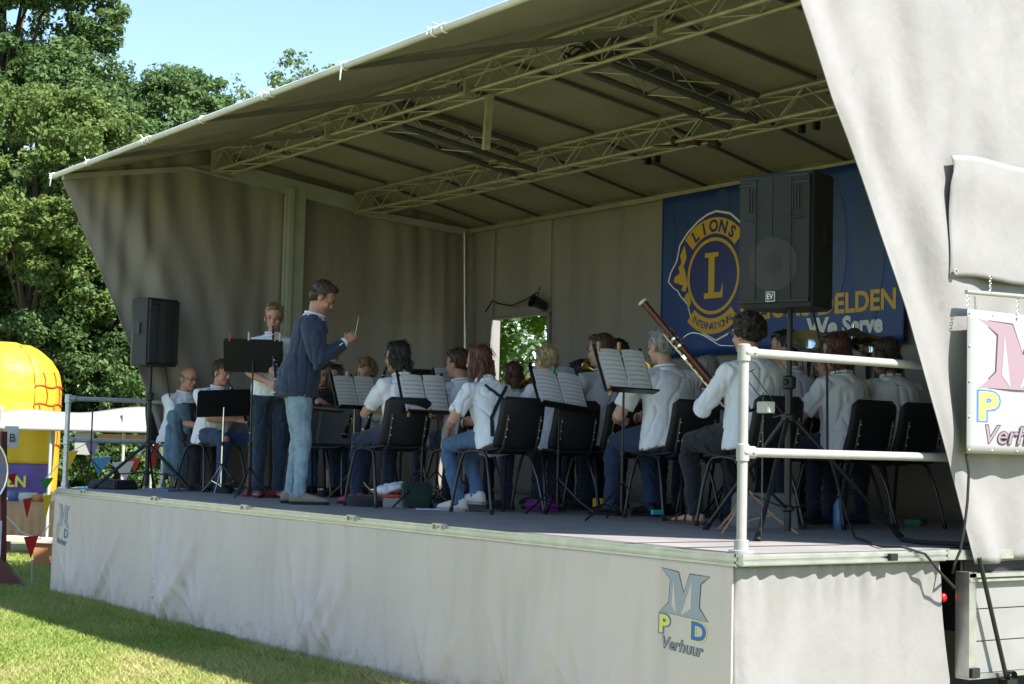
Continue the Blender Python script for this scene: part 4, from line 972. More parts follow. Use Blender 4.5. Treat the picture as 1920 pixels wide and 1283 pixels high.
P('E', 'blond woman in a black top seated behind the conductor', -8.0, 2.07, -35, 'sit', 6, (6, -5), [(.34, .10, .86), (.36, -.12, .78)], 'f', BLK, 'short', J_MID, 'sandal', None, 'long', H_BL, 'a', .97, .95, bare=.45)
P('F', 'dark haired woman half hidden behind the blond woman in black', -8.28, 2.36, -35, 'sit', 4, (6, -10), None, 'f', BLK, 'short', J_MID, 'shoe', M_RUBBER, 'long', H_DK, 'a', .97, .95)
P('G', 'woman with curly blond hair and a white cardigan playing a clarinet facing the audience', -7.39, 2.22, -50, 'sit', 8, (14, 0), [(.30, .06, .80), (.34, -.06, .70)], 'f', SHW, 'long', J_DARK, 'shoe', M_RUBBER, 'curly', H_BL, 'b', .98, 1.0)
P('H', 'woman with dark shoulder length hair nearest the conductor, seen from behind', -5.11, 1.24, 182, 'sit', 10, (4, 28), [(.34, .05, .80), (.36, -.05, .74)], 'f', SHW, 'short', J_DARK, 'shoe', mat('pink_shoe', (.5, .03, .12), .6), 'bob', H_DK, 'a', 1.0, 1.0)
P('I', 'brown haired man with ruddy cheeks seated behind the page covered stand', -5.32, 1.92, 180, 'sit', 9, (6, 25), None, 'm', SHW, 'short', J_DARK, 'shoe', M_RUBBER, 'short', hairm('auburn', (.09, .038, .02)), 'b', .99, 1.0)
P('J', 'girl with long reddish hair, black harness straps and white canvas shoes', -4.11, 1.44, 186, 'sit', 25, (0, 14), [(.30, .20, .60), (.36, -.12, .66)], 'f', SHW, 'short', J_MID, 'sneaker', SH_WH, 'long', H_RED, 'a', .99, 1.02, [(.25, .12, .085), (.12, .06, .14)])
P('K', 'woman with short blond hair seated in the middle of the front row', -4.17, 1.99, 178, 'sit', 12, (2, 12), None, 'f', SHW, 'short', J_DARK, 'shoe', M_RUBBER, 'short', H_BLW, 'a', .98, 1.03)
P('L', 'reddish haired player half hidden behind a stand under the window', -6.1, 3.0, 200, 'sit', 6, (10, 0), None, 'f', SHW, 'short', J_DARK, 'shoe', M_RUBBER, 'bob', H_RED, 'a', .96, 1.0, quality=0)
P('M', 'young man with short brown hair and a pale shirt, seen in profile', -4.11, 2.43, 178, 'sit', 6, (2, 22), None, 'm', GREYSH, 'short', J_DARK, 'shoe', M_RUBBER, 'short', H_BR, 'a', 1.06, 1.0)
P('N', 'dark haired man just behind the young man in profile', -4.51, 2.87, 180, 'sit', 4, (2, 20), None, 'm', GREYSH, 'short', J_DARK, 'shoe', M_RUBBER, 'short', H_DK, 'b', 1.06, 1.0, quality=0)
P('O', 'player with dark brown hair low between the young man and the brass bell', -4.89, 3.26, 180, 'sit', 8, (10, 20), None, 'f', GREYSH, 'short', J_DARK, 'shoe', M_RUBBER, 'bob', H_BR, 'b', .95, 1.0, quality=0)
P('Pb', 'blond haired player beside the golden brass bell', -4.39, 2.99, 180, 'sit', 10, (8, 20), None, 'f', GREYSH, 'short', J_DARK, 'shoe', M_RUBBER, 'short', H_BL, 'b', .94, 1.0, quality=0)
P('Q', 'grey haired man with a white undershirt sleeve seated behind a page filled stand', -3.14, 2.23, 176, 'sit', 9, (8, 10), [(.28, .18, .66), (.30, -.10, .68)], 'm', SHW, 'short', fabric('navy_trousers', (.02, .04, .10), .15), 'shoe', M_BLKM, 'short', H_GR, 'a', 1.05, 1.12, [(.42, .14, .085), (.30, -.1, .085)])
P('R', 'woman with dark curly hair and sandals playing a bassoon behind the guard rail', -2.03, 2.0, 178, 'sit', 6, (4, 10), [(.30, .12, .74), (.16, -.16, .62)], 'f', SHW, 'long', J_BLK, 'sandal', None, 'afro', H_DG, 'a', 1.07, 1.14, [(.30, .16, .085), (.22, -.14, .085)], glasses=True)
P('S', 'dark haired red faced man behind the pole of the near speaker stand', -2.62, 2.92, 180, 'sit', 6, (6, 40), None, 'm', SHW, 'short', J_DARK, 'shoe', M_RUBBER, 'short', H_DK, 'b', 1.05, 1.05)
P('T', 'woman with reddish brown hair seated under the bronze cymbal', -1.94, 2.74, 180, 'sit', 8, (6, 18), [(.30, .16, .72), (.30, -.12, .74)], 'f', SHW, 'short', J_DARK, 'shoe', M_RUBBER, 'bob', H_RED, 'b', 1.0, 1.12)
P('U', 'broad woman with brown curly hair seated at the right beside the near curtain', -1.98, 3.23, 178, 'sit', 5, (6, 14), None, 'f', SHW, 'short', J_DARK, 'shoe', fabric('navy_shoe', (.02, .03, .08)), 'bob', hairm('brown_curl', (.09, .048, .028)), 'b', 1.0, 1.3)
P('W', 'player in a white shirt and grey sleeve glimpsed behind the bassoon', -3.37, 2.89, 200, 'sit', 10, (8, 10), None, 'm', SHW, 'short', J_DARK, 'shoe', M_RUBBER, 'short', H_GR, 'b', .93, 1.1, quality=0)

P('X', 'player with a dark bob low between the blond woman and the window', -5.05, 2.95, 185, 'sit', 6, (6, 10), None, 'f', SHW, 'short', J_DARK, 'shoe', M_RUBBER, 'bob', H_DK, 'a', .95, 1.0, quality=0)
P('Y', 'player with a brown crop in the row behind the bassoon', -3.0, 3.75, 180, 'sit', 6, (6, 10), None, 'm', SHW, 'short', J_DARK, 'shoe', M_RUBBER, 'short', H_BR, 'a', 1.0, 1.05, quality=0)
# harness straps of the girl
t, d = PEOPLE['J']
from mathutils.bvhtree import BVHTree
shm = [c for c in bpy.data.objects if c.parent == t and c.name.startswith('shirt')][0].data
bvh = BVHTree.FromPolygons([v.co for v in shm.vertices], [tuple(p.vertices) for p in shm.polygons])
b = MB()
def on_back(y_, z_):
    h = bvh.ray_cast(Vector((-1, y_, z_)), Vector((1, 0, 0)))[0]
    return W(t, h + Vector((-.007, 0, 0))) if h is not None else None
nz_ = d['neck'].z
for s_ in (1, -1):
    pts = [on_back(s_ * yy, zz) for yy, zz in [(.10, nz_ - .025), (.075, nz_ - .05), (.035, nz_ - .08), (0, nz_ - .11), (-.04, nz_ - .16), (-.08, nz_ - .21), (-.12, nz_ - .27), (-.145, nz_ - .34), (-.155, nz_ - .40)]]
    pts = [p for p in pts if p is not None]
    b.tube(pts, .015, 6, sq=.45)
hs = b.obj('harness', M_RUBBER, None, True); tag(hs, 'black instrument harness crossing the back of the girl with reddish hair', 'harness')

# chairs
chair(-5.08, 1.12, 181, 'black chair under the dark haired woman nearest the conductor')
chair(-4.03, 1.42, 185, 'black chair under the girl with the harness straps')
chair(-4.10, 1.99, 178, 'black chair under the short haired blond woman')
chair(-4.05, 2.43, 178, 'black chair under the young man in profile')
chair(-3.05, 2.23, 176, 'black chair under the grey haired man in navy trousers')
chair(-1.97, 1.95, 178, 'black chair under the bassoon player')
chair(-1.87, 2.69, 180, 'black chair under the woman below the cymbal')
chair(-1.87, 3.16, 178, 'black chair under the broad woman at the right')
chair(-5.25, 1.92, 180, 'black chair under the brown haired man behind the girl')
chair(-8.52, 1.20, 12, 'black chair with a denim jacket hung over its back')
chair(-9.03, 1.08, 20, 'black chair under the balding man with glasses')
chair(-7.35, 1.55, -22, 'black chair behind the standing clarinet player')
chair(-7.05, 1.65, -52, 'empty black chair behind the conductor facing the audience')
chair(-8.03, 2.1, -35, 'black chair under the blond woman in black')
chair(-7.43, 2.26, -50, 'black chair under the curly blond woman')
chair(-2.55, 2.95, 180, 'black chair under the red faced man')
chair(-3.32, 2.92, 200, 'black chair under the half hidden player behind the bassoon')
chair(-5.0, 2.97, 185, 'black chair under the player with a dark bob')
chair(-2.95, 3.77, 180, 'black chair under the player with a brown crop')
# denim jacket on chair
dj = MB(); dj.loft([(Vector((-8.76, .99, z_)), Vector((.05, .03, 0)) * k_, Vector((-.05, .10, 0)) * k_) for z_, k_ in ((1.82, .7), (1.72, 1), (1.5, 1.1), (1.25, 1.0), (1.1, .9))], 20)
dj.tube([(-8.78, .90, 1.75), (-8.79, .88, 1.45), (-8.8, .88, 1.15)], [.045, .05, .045], 10)
o = fuse('denim_jacket', dj, .012, fabric('denim', (.12, .21, .29), .4), None, 2, noise=.02, nsc=22, fine=.004); tag(o, 'pale denim jacket hanging over the back of a chair at the far left', 'jacket')

# ------------------------------------------------------------------ music stands
def music_stand(label, x, y, rz, zdesk, tilt=20, kind='solid', pages=2, legs=.28, pole=M_BLKM, w_=.48, h_=.31, clip=None, zleg=.24, desk_roll=0, sheetsc=1.0, legm=None):
    # desk faces local +X (towards the player), origin floor
    t = thing('music_stand', label, 'music stand', (x, y, 1.0), rz)
    MB().tube([(0, 0, .06), (0, 0, .45)], .011, 8).obj('pole', pole, t, True)
    MB().tube([(0, 0, .45), (0, 0, zdesk - 1.0 - h_ * .15)], .008, 8).obj('inner_pole', pole, t, True)
    b = MB(); b.lathe([(.011, 0), (.018, .005), (.018, .035), (.011, .04)], 8, None, (0, 0, .43)); b.obj('clutch', M_BLACK, t, True); b = MB(); b.lathe([(.011, 0), (.016, .005), (.016, .025), (.011, .03)], 8, None, (0, 0, zleg)); b.obj('clutch', M_BLACK, t, True)
    for k in range(3):
        a = R(120 * k + 30); c, s = math.cos(a), math.sin(a)
        MB().tube([(c * .012, s * .012, zleg + .01), (c * legs * .55, s * legs * .55, zleg * .42), (c * legs, s * legs, .008)], .007, 6).obj('leg', legm or pole, t, True)
        MB().tube([(0, 0, .07), (c * legs * .5, s * legs * .5, zleg * .47)], .005, 5).obj('strut', legm or pole, t, True)
    T = R(tilt); uz = Vector((-math.sin(T), 0, math.cos(T))); ux = Vector((math.cos(T), 0, math.sin(T))); uy = Vector((0, 1, 0)); c0 = Vector((0, 0, zdesk - 1.0))
    q = Quaternion(ux, R(desk_roll)); uz = q @ uz; uy = q @ uy
    def D(a, bb, h): return c0 + uy * a + uz * bb + ux * h
    desk = MB(); hw, hh = w_ / 2, h_ / 2
    if kind == 'solid':
        desk.prism([(-hw, -hh), (hw, -hh), (hw, hh - .02), (hw - .02, hh), (-hw + .02, hh), (-hw, hh - .02)], -.003, .003, D); desk.obj('desk', M_BLKM, t)
    else:
        desk.prism([(-hw, -hh), (hw, -hh), (hw, -hh + .02), (-hw, -hh + .02)], -.004, .002, D); desk.prism([(-hw, hh - .02), (hw, hh - .02), (hw, hh), (-hw, hh)], -.004, .002, D)
        for s in (-1, 0, 1): desk.prism([(s * (hw - .012) - .012, -hh), (s * (hw - .012) + .012, -hh), (s * (hw - .012) + .012, hh + .03), (s * (hw - .012) - .012, hh + .03)], -.006, 0, D)
        desk.obj('desk', M_BLKM, t)
    sh_ = MB(); sh_.prism([(-hw, 0), (hw, 0), (hw, .055), (-hw, .055)], 0, .004, lambda a, bb, h: D(a, -hh + h, bb)); sh_.prism([(-hw, 0), (hw, 0), (hw, .012), (-hw, .012)], 0, .003, lambda a, bb, h: D(a, -hh + bb, .055 + h)); sh_.obj('ledge', M_BLKM, t)
    for k in range(pages):
        pw, ph = .215 * sheetsc, .30 * sheetsc; x0 = (-pw if k == 0 else .004) if pages == 2 else -pw / 2
        n = 6; vs = []; fs = []
        for j in range(n + 1):
            for i in range(n + 1):
                u, v = i / n, j / n; vs.append(D(x0 + pw * u, -hh + .006 + ph * v, .008 + .012 * math.sin(math.pi * u) + .003 * k + .01 * v * v * (k == 1)))
        for j in range(n):
            for i in range(n): fs.append((j * (n + 1) + i, j * (n + 1) + i + 1, (j + 1) * (n + 1) + i + 1, (j + 1) * (n + 1) + i))
        me = bpy.data.meshes.new('sheet'); me.from_pydata([tuple(q) for q in vs], [], fs); uv = me.uv_layers.new()
        for p in me.polygons:
            for li in p.loop_indices:
                vi = me.loops[li].vertex_index; uv.data[li].uv = ((vi % (n + 1)) / n, (vi // (n + 1)) / n)
            p.use_smooth = True
        me.materials.append(M_PAGE); link('music_sheet', me, t)
    for a, bb, m_ in (clip or []):
        MB().box(D(a, bb, .012), (.02, .014, .07)).obj('peg', m_, t)
    return t
M_WOODP = mat('wood_peg', (.45, .25, .12), .6); M_TEAL = mat('teal_peg', (.05, .45, .55), .5); M_REDP = mat('red_peg', (.5, .03, .03), .5); M_OLIVE = mat('olive_tray', (.10, .085, .03), .45, .3); M_PEGW = mat('pale_peg', (.6, .5, .35), .6)
music_stand('music stand with two white pages between the conductor and the dark haired woman', -6.95, 1.85, 8, 1.93, 22, 'wire', 2, .26, mat('brass_pole', (.35, .30, .18), .35, .7), clip=[(-.06, .16, M_PEGW)])
music_stand('music stand with two white pages in front of the girl with harness', -4.86, 1.28, 10, 1.86, 18, 'wire', 2, .28, clip=[(-.2, -.15, M_WOODP), (.02, -.15, M_WOODP)])
music_stand('tilted music stand with open pages and a teal peg left of the grey haired man', -3.80, 1.78, 6, 1.89, 30, 'wire', 2, .30, desk_roll=-6, clip=[(-.02, .16, mat('green_peg', (.03, .3, .2), .5))])
music_stand('music stand with two pages and wooden pegs in front of the bassoon player', -2.86, 1.62, 8, 2.00, 22, 'wire', 2, .34, clip=[(-.2, .16, M_WOODP), (.0, .17, M_WOODP), (-.2, -.15, M_WOODP)])
music_stand('black music stand on a chrome tripod in front of the seated clarinet man', -7.95, 1.05, 172, 1.82, 22, 'solid', 0, .24, M_CHROME, .50, .26, desk_roll=-4)
music_stand('tall black music stand with wooden pegs in front of the standing clarinet player', -6.85, .80, 150, 2.20, 24, 'solid', 0, .2, M_BLKM, .50, .30, clip=[(-.22, .17, M_PEGW), (-.18, .17, M_WOODP), (.04, .17, M_PEGW), (.2, .16, M_REDP)], desk_roll=0)
music_stand('music stand with pages and a blue peg behind the dark haired woman', -5.75, 2.15, 8, 1.98, 22, 'solid', 2, .28, clip=[(-.02, .15, M_TEAL), (.02, .13, M_TEAL)])
music_stand('small music stand with pages between the red haired girl and the blond woman', -4.75, 2.45, 6, 1.98, 22, 'wire', 2, .28)
music_stand('music stand with pages half hidden behind the young man in profile', -3.35, 3.0, 8, 1.92, 22, 'wire', 2, .28)
music_stand('black music stand beyond the curly blond woman', -6.35, 2.35, -10, 2.0, 22, 'solid', 0, .28)
music_stand('tan legged music stand just behind the near guard rail post', -1.42, 1.40, 20, 1.74, 25, 'wire', 0, .30, mat('tan_pole', (.42, .36, .26), .5, .3), .06, .06, legm=mat('tan_wood', (.45, .28, .18), .6))
# olive tray
tr_ = MB().box((0, 0, 0), (.34, .14, .012)).obj('sheet_tray', M_OLIVE, None); tr_.location = (-7.1, 1.62, 1.775); tr_.rotation_euler = (R(-8), R(4), R(58)); tag(tr_, 'olive metal tray on the music stand behind the conductor', 'tray')
# lyre wires on the rail
ly = thing('folding_lyre', 'thin black wire music holder behind the near guard rail', 'music holder', (-.62, .78, 1.62))
b = MB(); b.tube([(-.06, -.05, .28), (.06, .06, .06)], .003, 5); b.tube([(-.09, -.06, .24), (.03, .05, .04)], .003, 5); b.tube([(-.10, -.08, .25), (-.05, -.04, .29)], .003, 5); b.tube([(.02, .03, .04), (.07, .08, .06)], .006, 5); b.tube([(-.02, 0, .17), (-.02, 0, -.6)], .004, 5); b.obj('wire', M_BLKM, ly, True)
b = MB().box((.0, .0, .09), (.09, .05, .06)); b.obj('clamp_block', M_GREY, ly, bevel=.004)

# ------------------------------------------------------------------ instruments
def rod_along(p, q): return (Vector(q) - Vector(p)).to_track_quat('Z', 'Y').to_matrix()
def clarinet(label, mouth, bell):
    t = thing('clarinet', label, 'clarinet', mouth); q = rod_along(mouth, bell); L = (Vector(bell) - Vector(mouth)).length
    MB().lathe([(0.001, 0), (.005, 0), (.009, .05), (.014, .09), (.014, .15), (.0125, .16), (.013, L - .12), (.015, L - .09), (.030, L - .005), (.032, L), (.026, L), (.012, L - .08)], 14, q).obj('tube', M_BLKM, t, True)
    b = MB()
    for z in (.085, .15, .33, L - .13, L - .004): b.lathe([(.0145 if z < L - .02 else .032, z - .004), (.0155 if z < L - .02 else .0335, z), (.0145 if z < L - .02 else .032, z + .004)], 14, q)
    for k in range(8): z = .18 + k * (L - .34) / 8; b.ball(q @ Vector((.014, .004 * (k % 2), z)), (.006, .009, .009), None, 8, 5)
    b.tube([q @ Vector((-.017, .005, .17)), q @ Vector((-.017, .005, L - .16))], .0028, 5); b.obj('keywork', M_SILVER, t, True)
    return t
def held_clar(key, label, fwd=.42, zend=-.42, mz=-.065):
    t, d = PEOPLE[key]; m_ = W(t, d['H']((.098, 0, mz))); h = (W(t, d['wr'][0]) + W(t, d['wr'][1])) / 2 + Vector((0, 0, -.0))
    dr = (h + (Matrix.Rotation(t.rotation_euler.z, 3, 'Z') @ Vector((.07, 0, 0))) - m_).normalized(); clarinet(label, m_, m_ + dr * .64)
held_clar('B', 'black clarinet raised by the standing blond woman')
held_clar('D', 'black clarinet played by the seated man with brown hair')
held_clar('G', 'black clarinet played by the curly blond woman')
held_clar('C', 'black clarinet held by the balding man')
held_clar('H', 'black clarinet held by the dark haired woman nearest the conductor')
# baton
t, d = PEOPLE['cond']; h = W(t, d['wr'][1] + (d['wr'][1] - d['el'][1]).normalized() * .09)
bt_ = MB().tube([h + Vector((0, 0, -.04)), h + Vector((.005, .02, .03)), h + Vector((.015, .035, .15))], [.006, .004, .0022], 8).obj('baton', mat('baton_wood', (.6, .52, .4), .5), None, True); tag(bt_, 'pale conducting baton in the raised hand of the conductor', 'baton')
# bassoon
M_BWOOD = mat('bassoon_wood', (.15, .035, .018), .22, var=.5, vs=14)
t, d = PEOPLE['R']
b0 = Vector((-2.197, 2.249, 1.559)); b1 = Vector((-2.767, 1.703, 2.463)); ax = (b1 - b0).normalized(); LB = (b1 - b0).length; q = rod_along(b0, b1)
bs_ = thing('bassoon', 'long red-brown bassoon with white ringed bell slanting up to the left', 'bassoon', b0)
MB().lathe([(.001, 0), (.036, 0), (.040, .02), (.038, .40), (.034, .44)], 16, q).obj('boot', M_BWOOD, bs_, True)
MB().lathe([(.026, .40), (.025, .80), (.028, .82), (.021, .86), (.019, .92), (.024, LB - .04), (.025, LB)], 16, q, q @ Vector((.014, 0, 0))).obj('bass_joint', M_BWOOD, bs_, True)
MB().lathe([(.020, .40), (.016, .80), (.014, .84)], 14, q, q @ Vector((-.024, 0, 0))).obj('wing_joint', M_BWOOD, bs_, True)
MB().lathe([(.025, LB - .004), (.034, LB), (.034, LB + .014), (.018, LB + .014), (.016, LB - .02)], 16, q, q @ Vector((.014, 0, 0))).obj('bell_ring', mat('ivory', (.75, .72, .62), .4), bs_, True)
b = MB()
for z in (.02, .44, .82, .88): b.lathe([(.030 if z > .5 else .041, z - .008), (.031 if z > .5 else .042, z), (.030 if z > .5 else .041, z + .008)], 14, q, q @ Vector((.012 if z > .5 else 0, 0, 0)))
for k in range(14):
    z = .1 + k * .055; b.ball(q @ Vector((-.034 if k % 2 else .0, -.036, z)), (.010, .010, .012), None, 8, 5); 
b.tube([q @ Vector((.02, -.04, .08)), q @ Vector((.02, -.035, .95))], .0035, 5); b.tube([q @ Vector((-.03, -.035, .12)), q @ Vector((-.03, -.03, .85))], .0035, 5); b.box(q @ Vector((.01, -.03, .74)), (.05, .02, .035), q)
b.obj('keywork', M_SILVER, bs_, True)
mo = W(t, d['H']((.10, 0, -.066))) - b0; e0 = q @ Vector((-.024, 0, .84))
b = MB(); pts = []
for i in range(13):
    s = i / 12; p = e0.lerp(mo, s) + Vector((-.03, 0, .10)) * math.sin(math.pi * min(1, s * 1.35)) * (1 - s * .6); pts.append(p)
b.tube(pts, [.005 - .002 * i / 12 for i in range(13)], 8); b.obj('bocal', M_SILVER, bs_, True)
def bell(name, label, cat, c, direction, r, depth, m, tubes=True, inner=None):
    c = Vector(c); q = Vector(direction).to_track_quat('Z', 'Y').to_matrix(); t = thing(name, label, cat, c)
    prof = [(r * .12, -depth), (r * .16, -depth * .7), (r * .26, -depth * .4), (r * .48, -depth * .16), (r * .8, -.02 * depth), (r, .0), (r * 1.01, .006), (r * .98, .004), (r * .46, -depth * .17), (r * .24, -depth * .42)]
    MB().lathe(prof, 28, q).obj('bell', m, t, True)
    b = MB()
    p0 = q @ Vector((0, 0, -depth))
    b.tube([p0, p0 + q @ Vector((0, .02, -.12)), p0 + q @ Vector((0, .10, -.18)), p0 + q @ Vector((0, .18, -.12)), p0 + q @ Vector((0, .19, .1))], r * .12, 10)
    b.tube([p0 + q @ Vector((.05, .05, -.1)), p0 + q @ Vector((.05, .12, -.1)), p0 + q @ Vector((.05, .13, .12)), p0 + q @ Vector((.05, .06, .14)), p0 + q @ Vector((.05, .05, -.1))], .009, 8)
    for k in range(3): b.tube([p0 + q @ Vector((.07, .06 + .03 * k, -.06)), p0 + q @ Vector((.07, .06 + .03 * k, .08))], .012, 8)
    b.obj('tubing', m, t, True); return t
bell('euphonium', 'silver euphonium bell facing up left of the woman under the cymbal', 'euphonium', (-2.43, 2.90, 2.27), (.35, -.35, .86), .15, .38, M_SILVER)
bell('euphonium', 'second silver euphonium bell just left of the broad woman at the right', 'euphonium', (-2.39, 3.48, 2.27), (.35, -.35, .86), .14, .38, M_SILVER)
bell('tenor_horn', 'golden brass bell beside the grey haired man', 'brass horn', (-3.55, 2.32, 2.06), (.5, -.78, .3), .085, .26, M_BRASS)
bell('trumpet', 'golden trumpet played in front of the young man in profile', 'trumpet', (-4.30, 2.38, 2.12), (-.6, -.5, .35), .06, .3, M_BRASS)
bell('saxophone', 'dark brass saxophone on the far side of the blond woman', 'saxophone', (-4.5, 1.98, 2.0), (-.2, -.6, .75), .06, .30, M_BRASS)
# cymbal on stand
cy = thing('cymbal', 'large bronze cymbal on a thin stand behind the reddish haired woman', 'cymbal', (-2.68, 3.48, .98))
MB().lathe([(.002, 1.425), (.03, 1.42), (.045, 1.405), (.12, 1.392), (.24, 1.365), (.242, 1.362), (.12, 1.386), (.045, 1.398)], 36, Matrix.Rotation(R(6), 3, 'Y')).obj('disc', mat('bronze', (.34, .27, .13), .3, .9, var=.3, vs=12), cy, True)
b = MB(); b.tube([(0.14, 0, 1.44), (.0, 0, .5), (0, 0, .3)], .009, 8)
for k in range(3): a = R(120 * k + 15); b.tube([(0, 0, .4), (.3 * math.cos(a), .3 * math.sin(a), 0)], .008, 6)
b.obj('stand', M_CHROME, cy, True)
# stage spotlight with cable above the window
sp = thing('spotlight', 'small black spotlight at the upper right corner of the window', 'spotlight', (-7.76, 4.4, 2.96))
MB().lathe([(.0, -.09), (.05, -.09), (.065, -.03), (.07, .07), (.06, .07), (.055, -.02)], 14, Matrix.Rotation(R(70), 3, 'X')).obj('can', M_BLACK, sp, True)
b = MB(); b.tube([(.0, 0, .06), (0, 0.02, .18)], .006, 6); b.obj('hook', M_BLKM, sp)
cbl = MB().tube([(-7.8, 4.42, 3.08), (-8.0, 4.42, 3.02), (-8.25, 4.42, 2.97), (-8.5, 4.42, 3.01), (-8.62, 4.42, 3.05), (-8.75, 4.42, 2.93)], .008, 6).obj('wall_cable', M_RUBBER, None, True); tag(cbl, 'black cable looped along the wall above the window', 'cable')
for x in (-8.62, -8.0):
    pass

# ------------------------------------------------------------------ small things on the deck
def rest(name, b, m, label, cat, smooth=False, bevel=0, parent=None):
    o = b.obj(name, m, parent, smooth, bevel); 
    if parent is None: tag(o, label, cat)
    return o
b = MB(); b.lathe([(.07, 0), (.07, .012), (.03, .02), (.012, .10), (.008, .22), (.0, .225)], 16, None, (-7.15, .93, 1.0)); rest('clarinet_peg', b, mat('dark_red', (.16, .012, .015), .5), 'dark red conical clarinet peg standing on the deck behind the conductor', 'instrument peg', True)
b = MB(); b.box((-7.05, 1.05, 1.03), (.22, .10, .05)); rest('pouch', b, mat('pouch_red', (.45, .02, .02), .6), 'small red pouch on the deck beside the dark red peg', 'pouch', bevel=.015)
b = MB(); b.box((-8.5, .75, 1.012), (.30, .22, .022), Matrix.Rotation(R(20), 3, 'Z')); rest('folder', b, mat('folder_blue', (.10, .14, .25), .5), 'flat blue folder lying on the deck near the far end', 'folder')
b = MB(); b.box((-9.05, .45, 1.045), (.42, .30, .085), Matrix.Rotation(R(20), 3, 'Z'), (.36, .24)); rest('floor_case', b, M_BLACK, 'black flat case lying under the far speaker stand', 'case', bevel=.012)
b = MB(); b.loft([(Vector((-5.20, .98, 1.0)), Vector((.20, .03, 0)), Vector((-.02, .10, 0))), (Vector((-5.20, .98, 1.05)), Vector((.21, .03, 0)), Vector((-.02, .11, 0))), (Vector((-5.19, .98, 1.085)), Vector((.15, .03, 0)), Vector((-.02, .08, 0)))], 18); rest('soft_case', b, BLK, 'black soft instrument case on the deck under the first front row chair', 'case', True)
b = MB(); b.box((-4.98, 1.13, 1.035), (.05, .20, .07), Matrix.Rotation(R(-25), 3, 'Z')); rest('white_carton', b, M_WHITEP, 'small white carton standing beside the black soft case', 'carton', bevel=.004)
b = MB(); b.box((-5.10, 1.18, 1.085), (.16, .26, .022), Matrix.Rotation(R(-25), 3, 'Z')); rest('red_book', b, mat('red_cover', (.5, .03, .02), .5), 'red book lying on top of the white carton', 'book')
b = MB()
for k in range(8): b.ball((-5.12 + rnd.uniform(-.06, .06), 1.19 + rnd.uniform(-.1, .1), 1.12 + rnd.uniform(0, .05)), (.06, .07, .035), Matrix.Rotation(rnd.random() * 3, 3, 'Z'))
o = fuse('white_cloth', b, .012, SHW, None, 1, noise=.012, nsc=40, fine=.004); tag(o, 'crumpled white cloth heaped on the red book', 'cloth')
b = MB(); b.box((-4.86, 1.24, 1.10), (.09, .20, .20), Matrix.Rotation(R(-10), 3, 'Z'), (.07, .24)); gb = rest('tote_bag', b, fabric('dark_green', (.012, .035, .025)), 'dark green tote bag standing beside the white carton', 'bag', bevel=.015)
MB().tube([(-4.86, 1.18, 1.19), (-4.86, 1.2, 1.27), (-4.86, 1.27, 1.27), (-4.86, 1.29, 1.19)], .008, 6).obj('strap', BLK, gb, True)
b = MB(); b.box((-4.55, 1.18, 1.006), (.09, .22, .008), Matrix.Rotation(R(-35), 3, 'Z')); rest('leaflet', b, mat('pale_leaflet', (.45, .5, .7), .6), 'pale blue leaflet on the deck left of the white canvas shoes', 'leaflet')
b = MB(); b.box((-4.35, 2.05, 1.045), (.2, .26, .08)); rest('purple_bag', b, fabric('purple', (.22, .02, .25)), 'purple bag on the deck behind the white canvas shoes', 'bag', bevel=.03)
b = MB(); b.box((-4.0, 2.35, 1.06), (.12, .10, .10)); rest('yellow_box', b, mat('yellow_box', (.7, .42, .02), .5), 'small yellow box on the deck under the blond woman', 'box', bevel=.006)
wg = MB(); wg.prism([(-.16, 0), (.16, 0), (.13, .22), (-.10, .22)], -.17, .17, lambda a, bb, h: Matrix.Rotation(R(70), 3, 'Z') @ Vector((h, a, bb)) + Vector((-2.0, 2.1, 1.0))); wo = rest('wedge_case', wg, mat('ribbed_grey', (.30, .30, .29), .6, var=.5, vs=3, stretch=(60, 60, 1)), 'ribbed grey case leaning behind the near rail post', 'case', bevel=.004)
b = MB(); b.lathe([(0, 0), (.035, 0), (.038, .02), (.038, .15), (.015, .19), (.015, .22), (0, .22)], 14, None, (-1.78, 2.55, 1.0)); rest('water_bottle', b, mat('bottle_blue', (.12, .25, .45), .15), 'blue plastic water bottle on the deck under the cymbal chair', 'bottle', True)
b = MB(); b.box((-2.1, 3.65, 1.02), (.12, .24, .04), Matrix.Rotation(R(30), 3, 'Z')); rest('green_case', b, mat('green_case', (.0, .25, .15), .5), 'small green case on the deck at the right', 'case', bevel=.01)
b = MB(); b.box((-4.2 + .1, 1.0, 0), (0.001, .001, .001)); 
b = MB().box((-2.62, 1.73, 1.07), (.02, .09, .03)); rest('teal_pouch', b, mat('teal', (.03, .35, .4), .5), 'small teal case beside the front sandal of the bassoon player', 'case')
b = MB(); b.ball((-.45, 2.75, 1.12), (.18, .28, .14)); b.ball((-.4, 3.1, 1.1), (.2, .25, .12)); o = fuse('black_bag', b, .015, BLK, None, 2, noise=.012, nsc=16); tag(o, 'black bag slumped on the deck beside the near curtain', 'bag')
# mic stands at the far end
def mic(label, x, y, h):
    t = thing('microphone_stand', label, 'microphone stand', (x, y, 1.0)); MB().tube([(0, 0, .25), (0, 0, h)], .008, 8).obj('pole', M_BLKM, t, True)
    for k in range(3): a = R(120 * k + 50); MB().tube([(0, 0, .28), (.25 * math.cos(a), .25 * math.sin(a), .01)], .007, 6).obj('leg', M_BLKM, t, True)
    b = MB(); b.tube([(-.02, -.02, h - .02), (.05, .07, h + .03)], .006, 6); b.ball((-.02, -.02, h - .01), .018); b.obj('boom_clip', M_BLKM, t, True); MB().ball((0, 0, h * .45), .016).obj('clutch', M_BLKM, t, True)
mic('thin black microphone stand beside the far guard rail', -9.1, .24, .75)
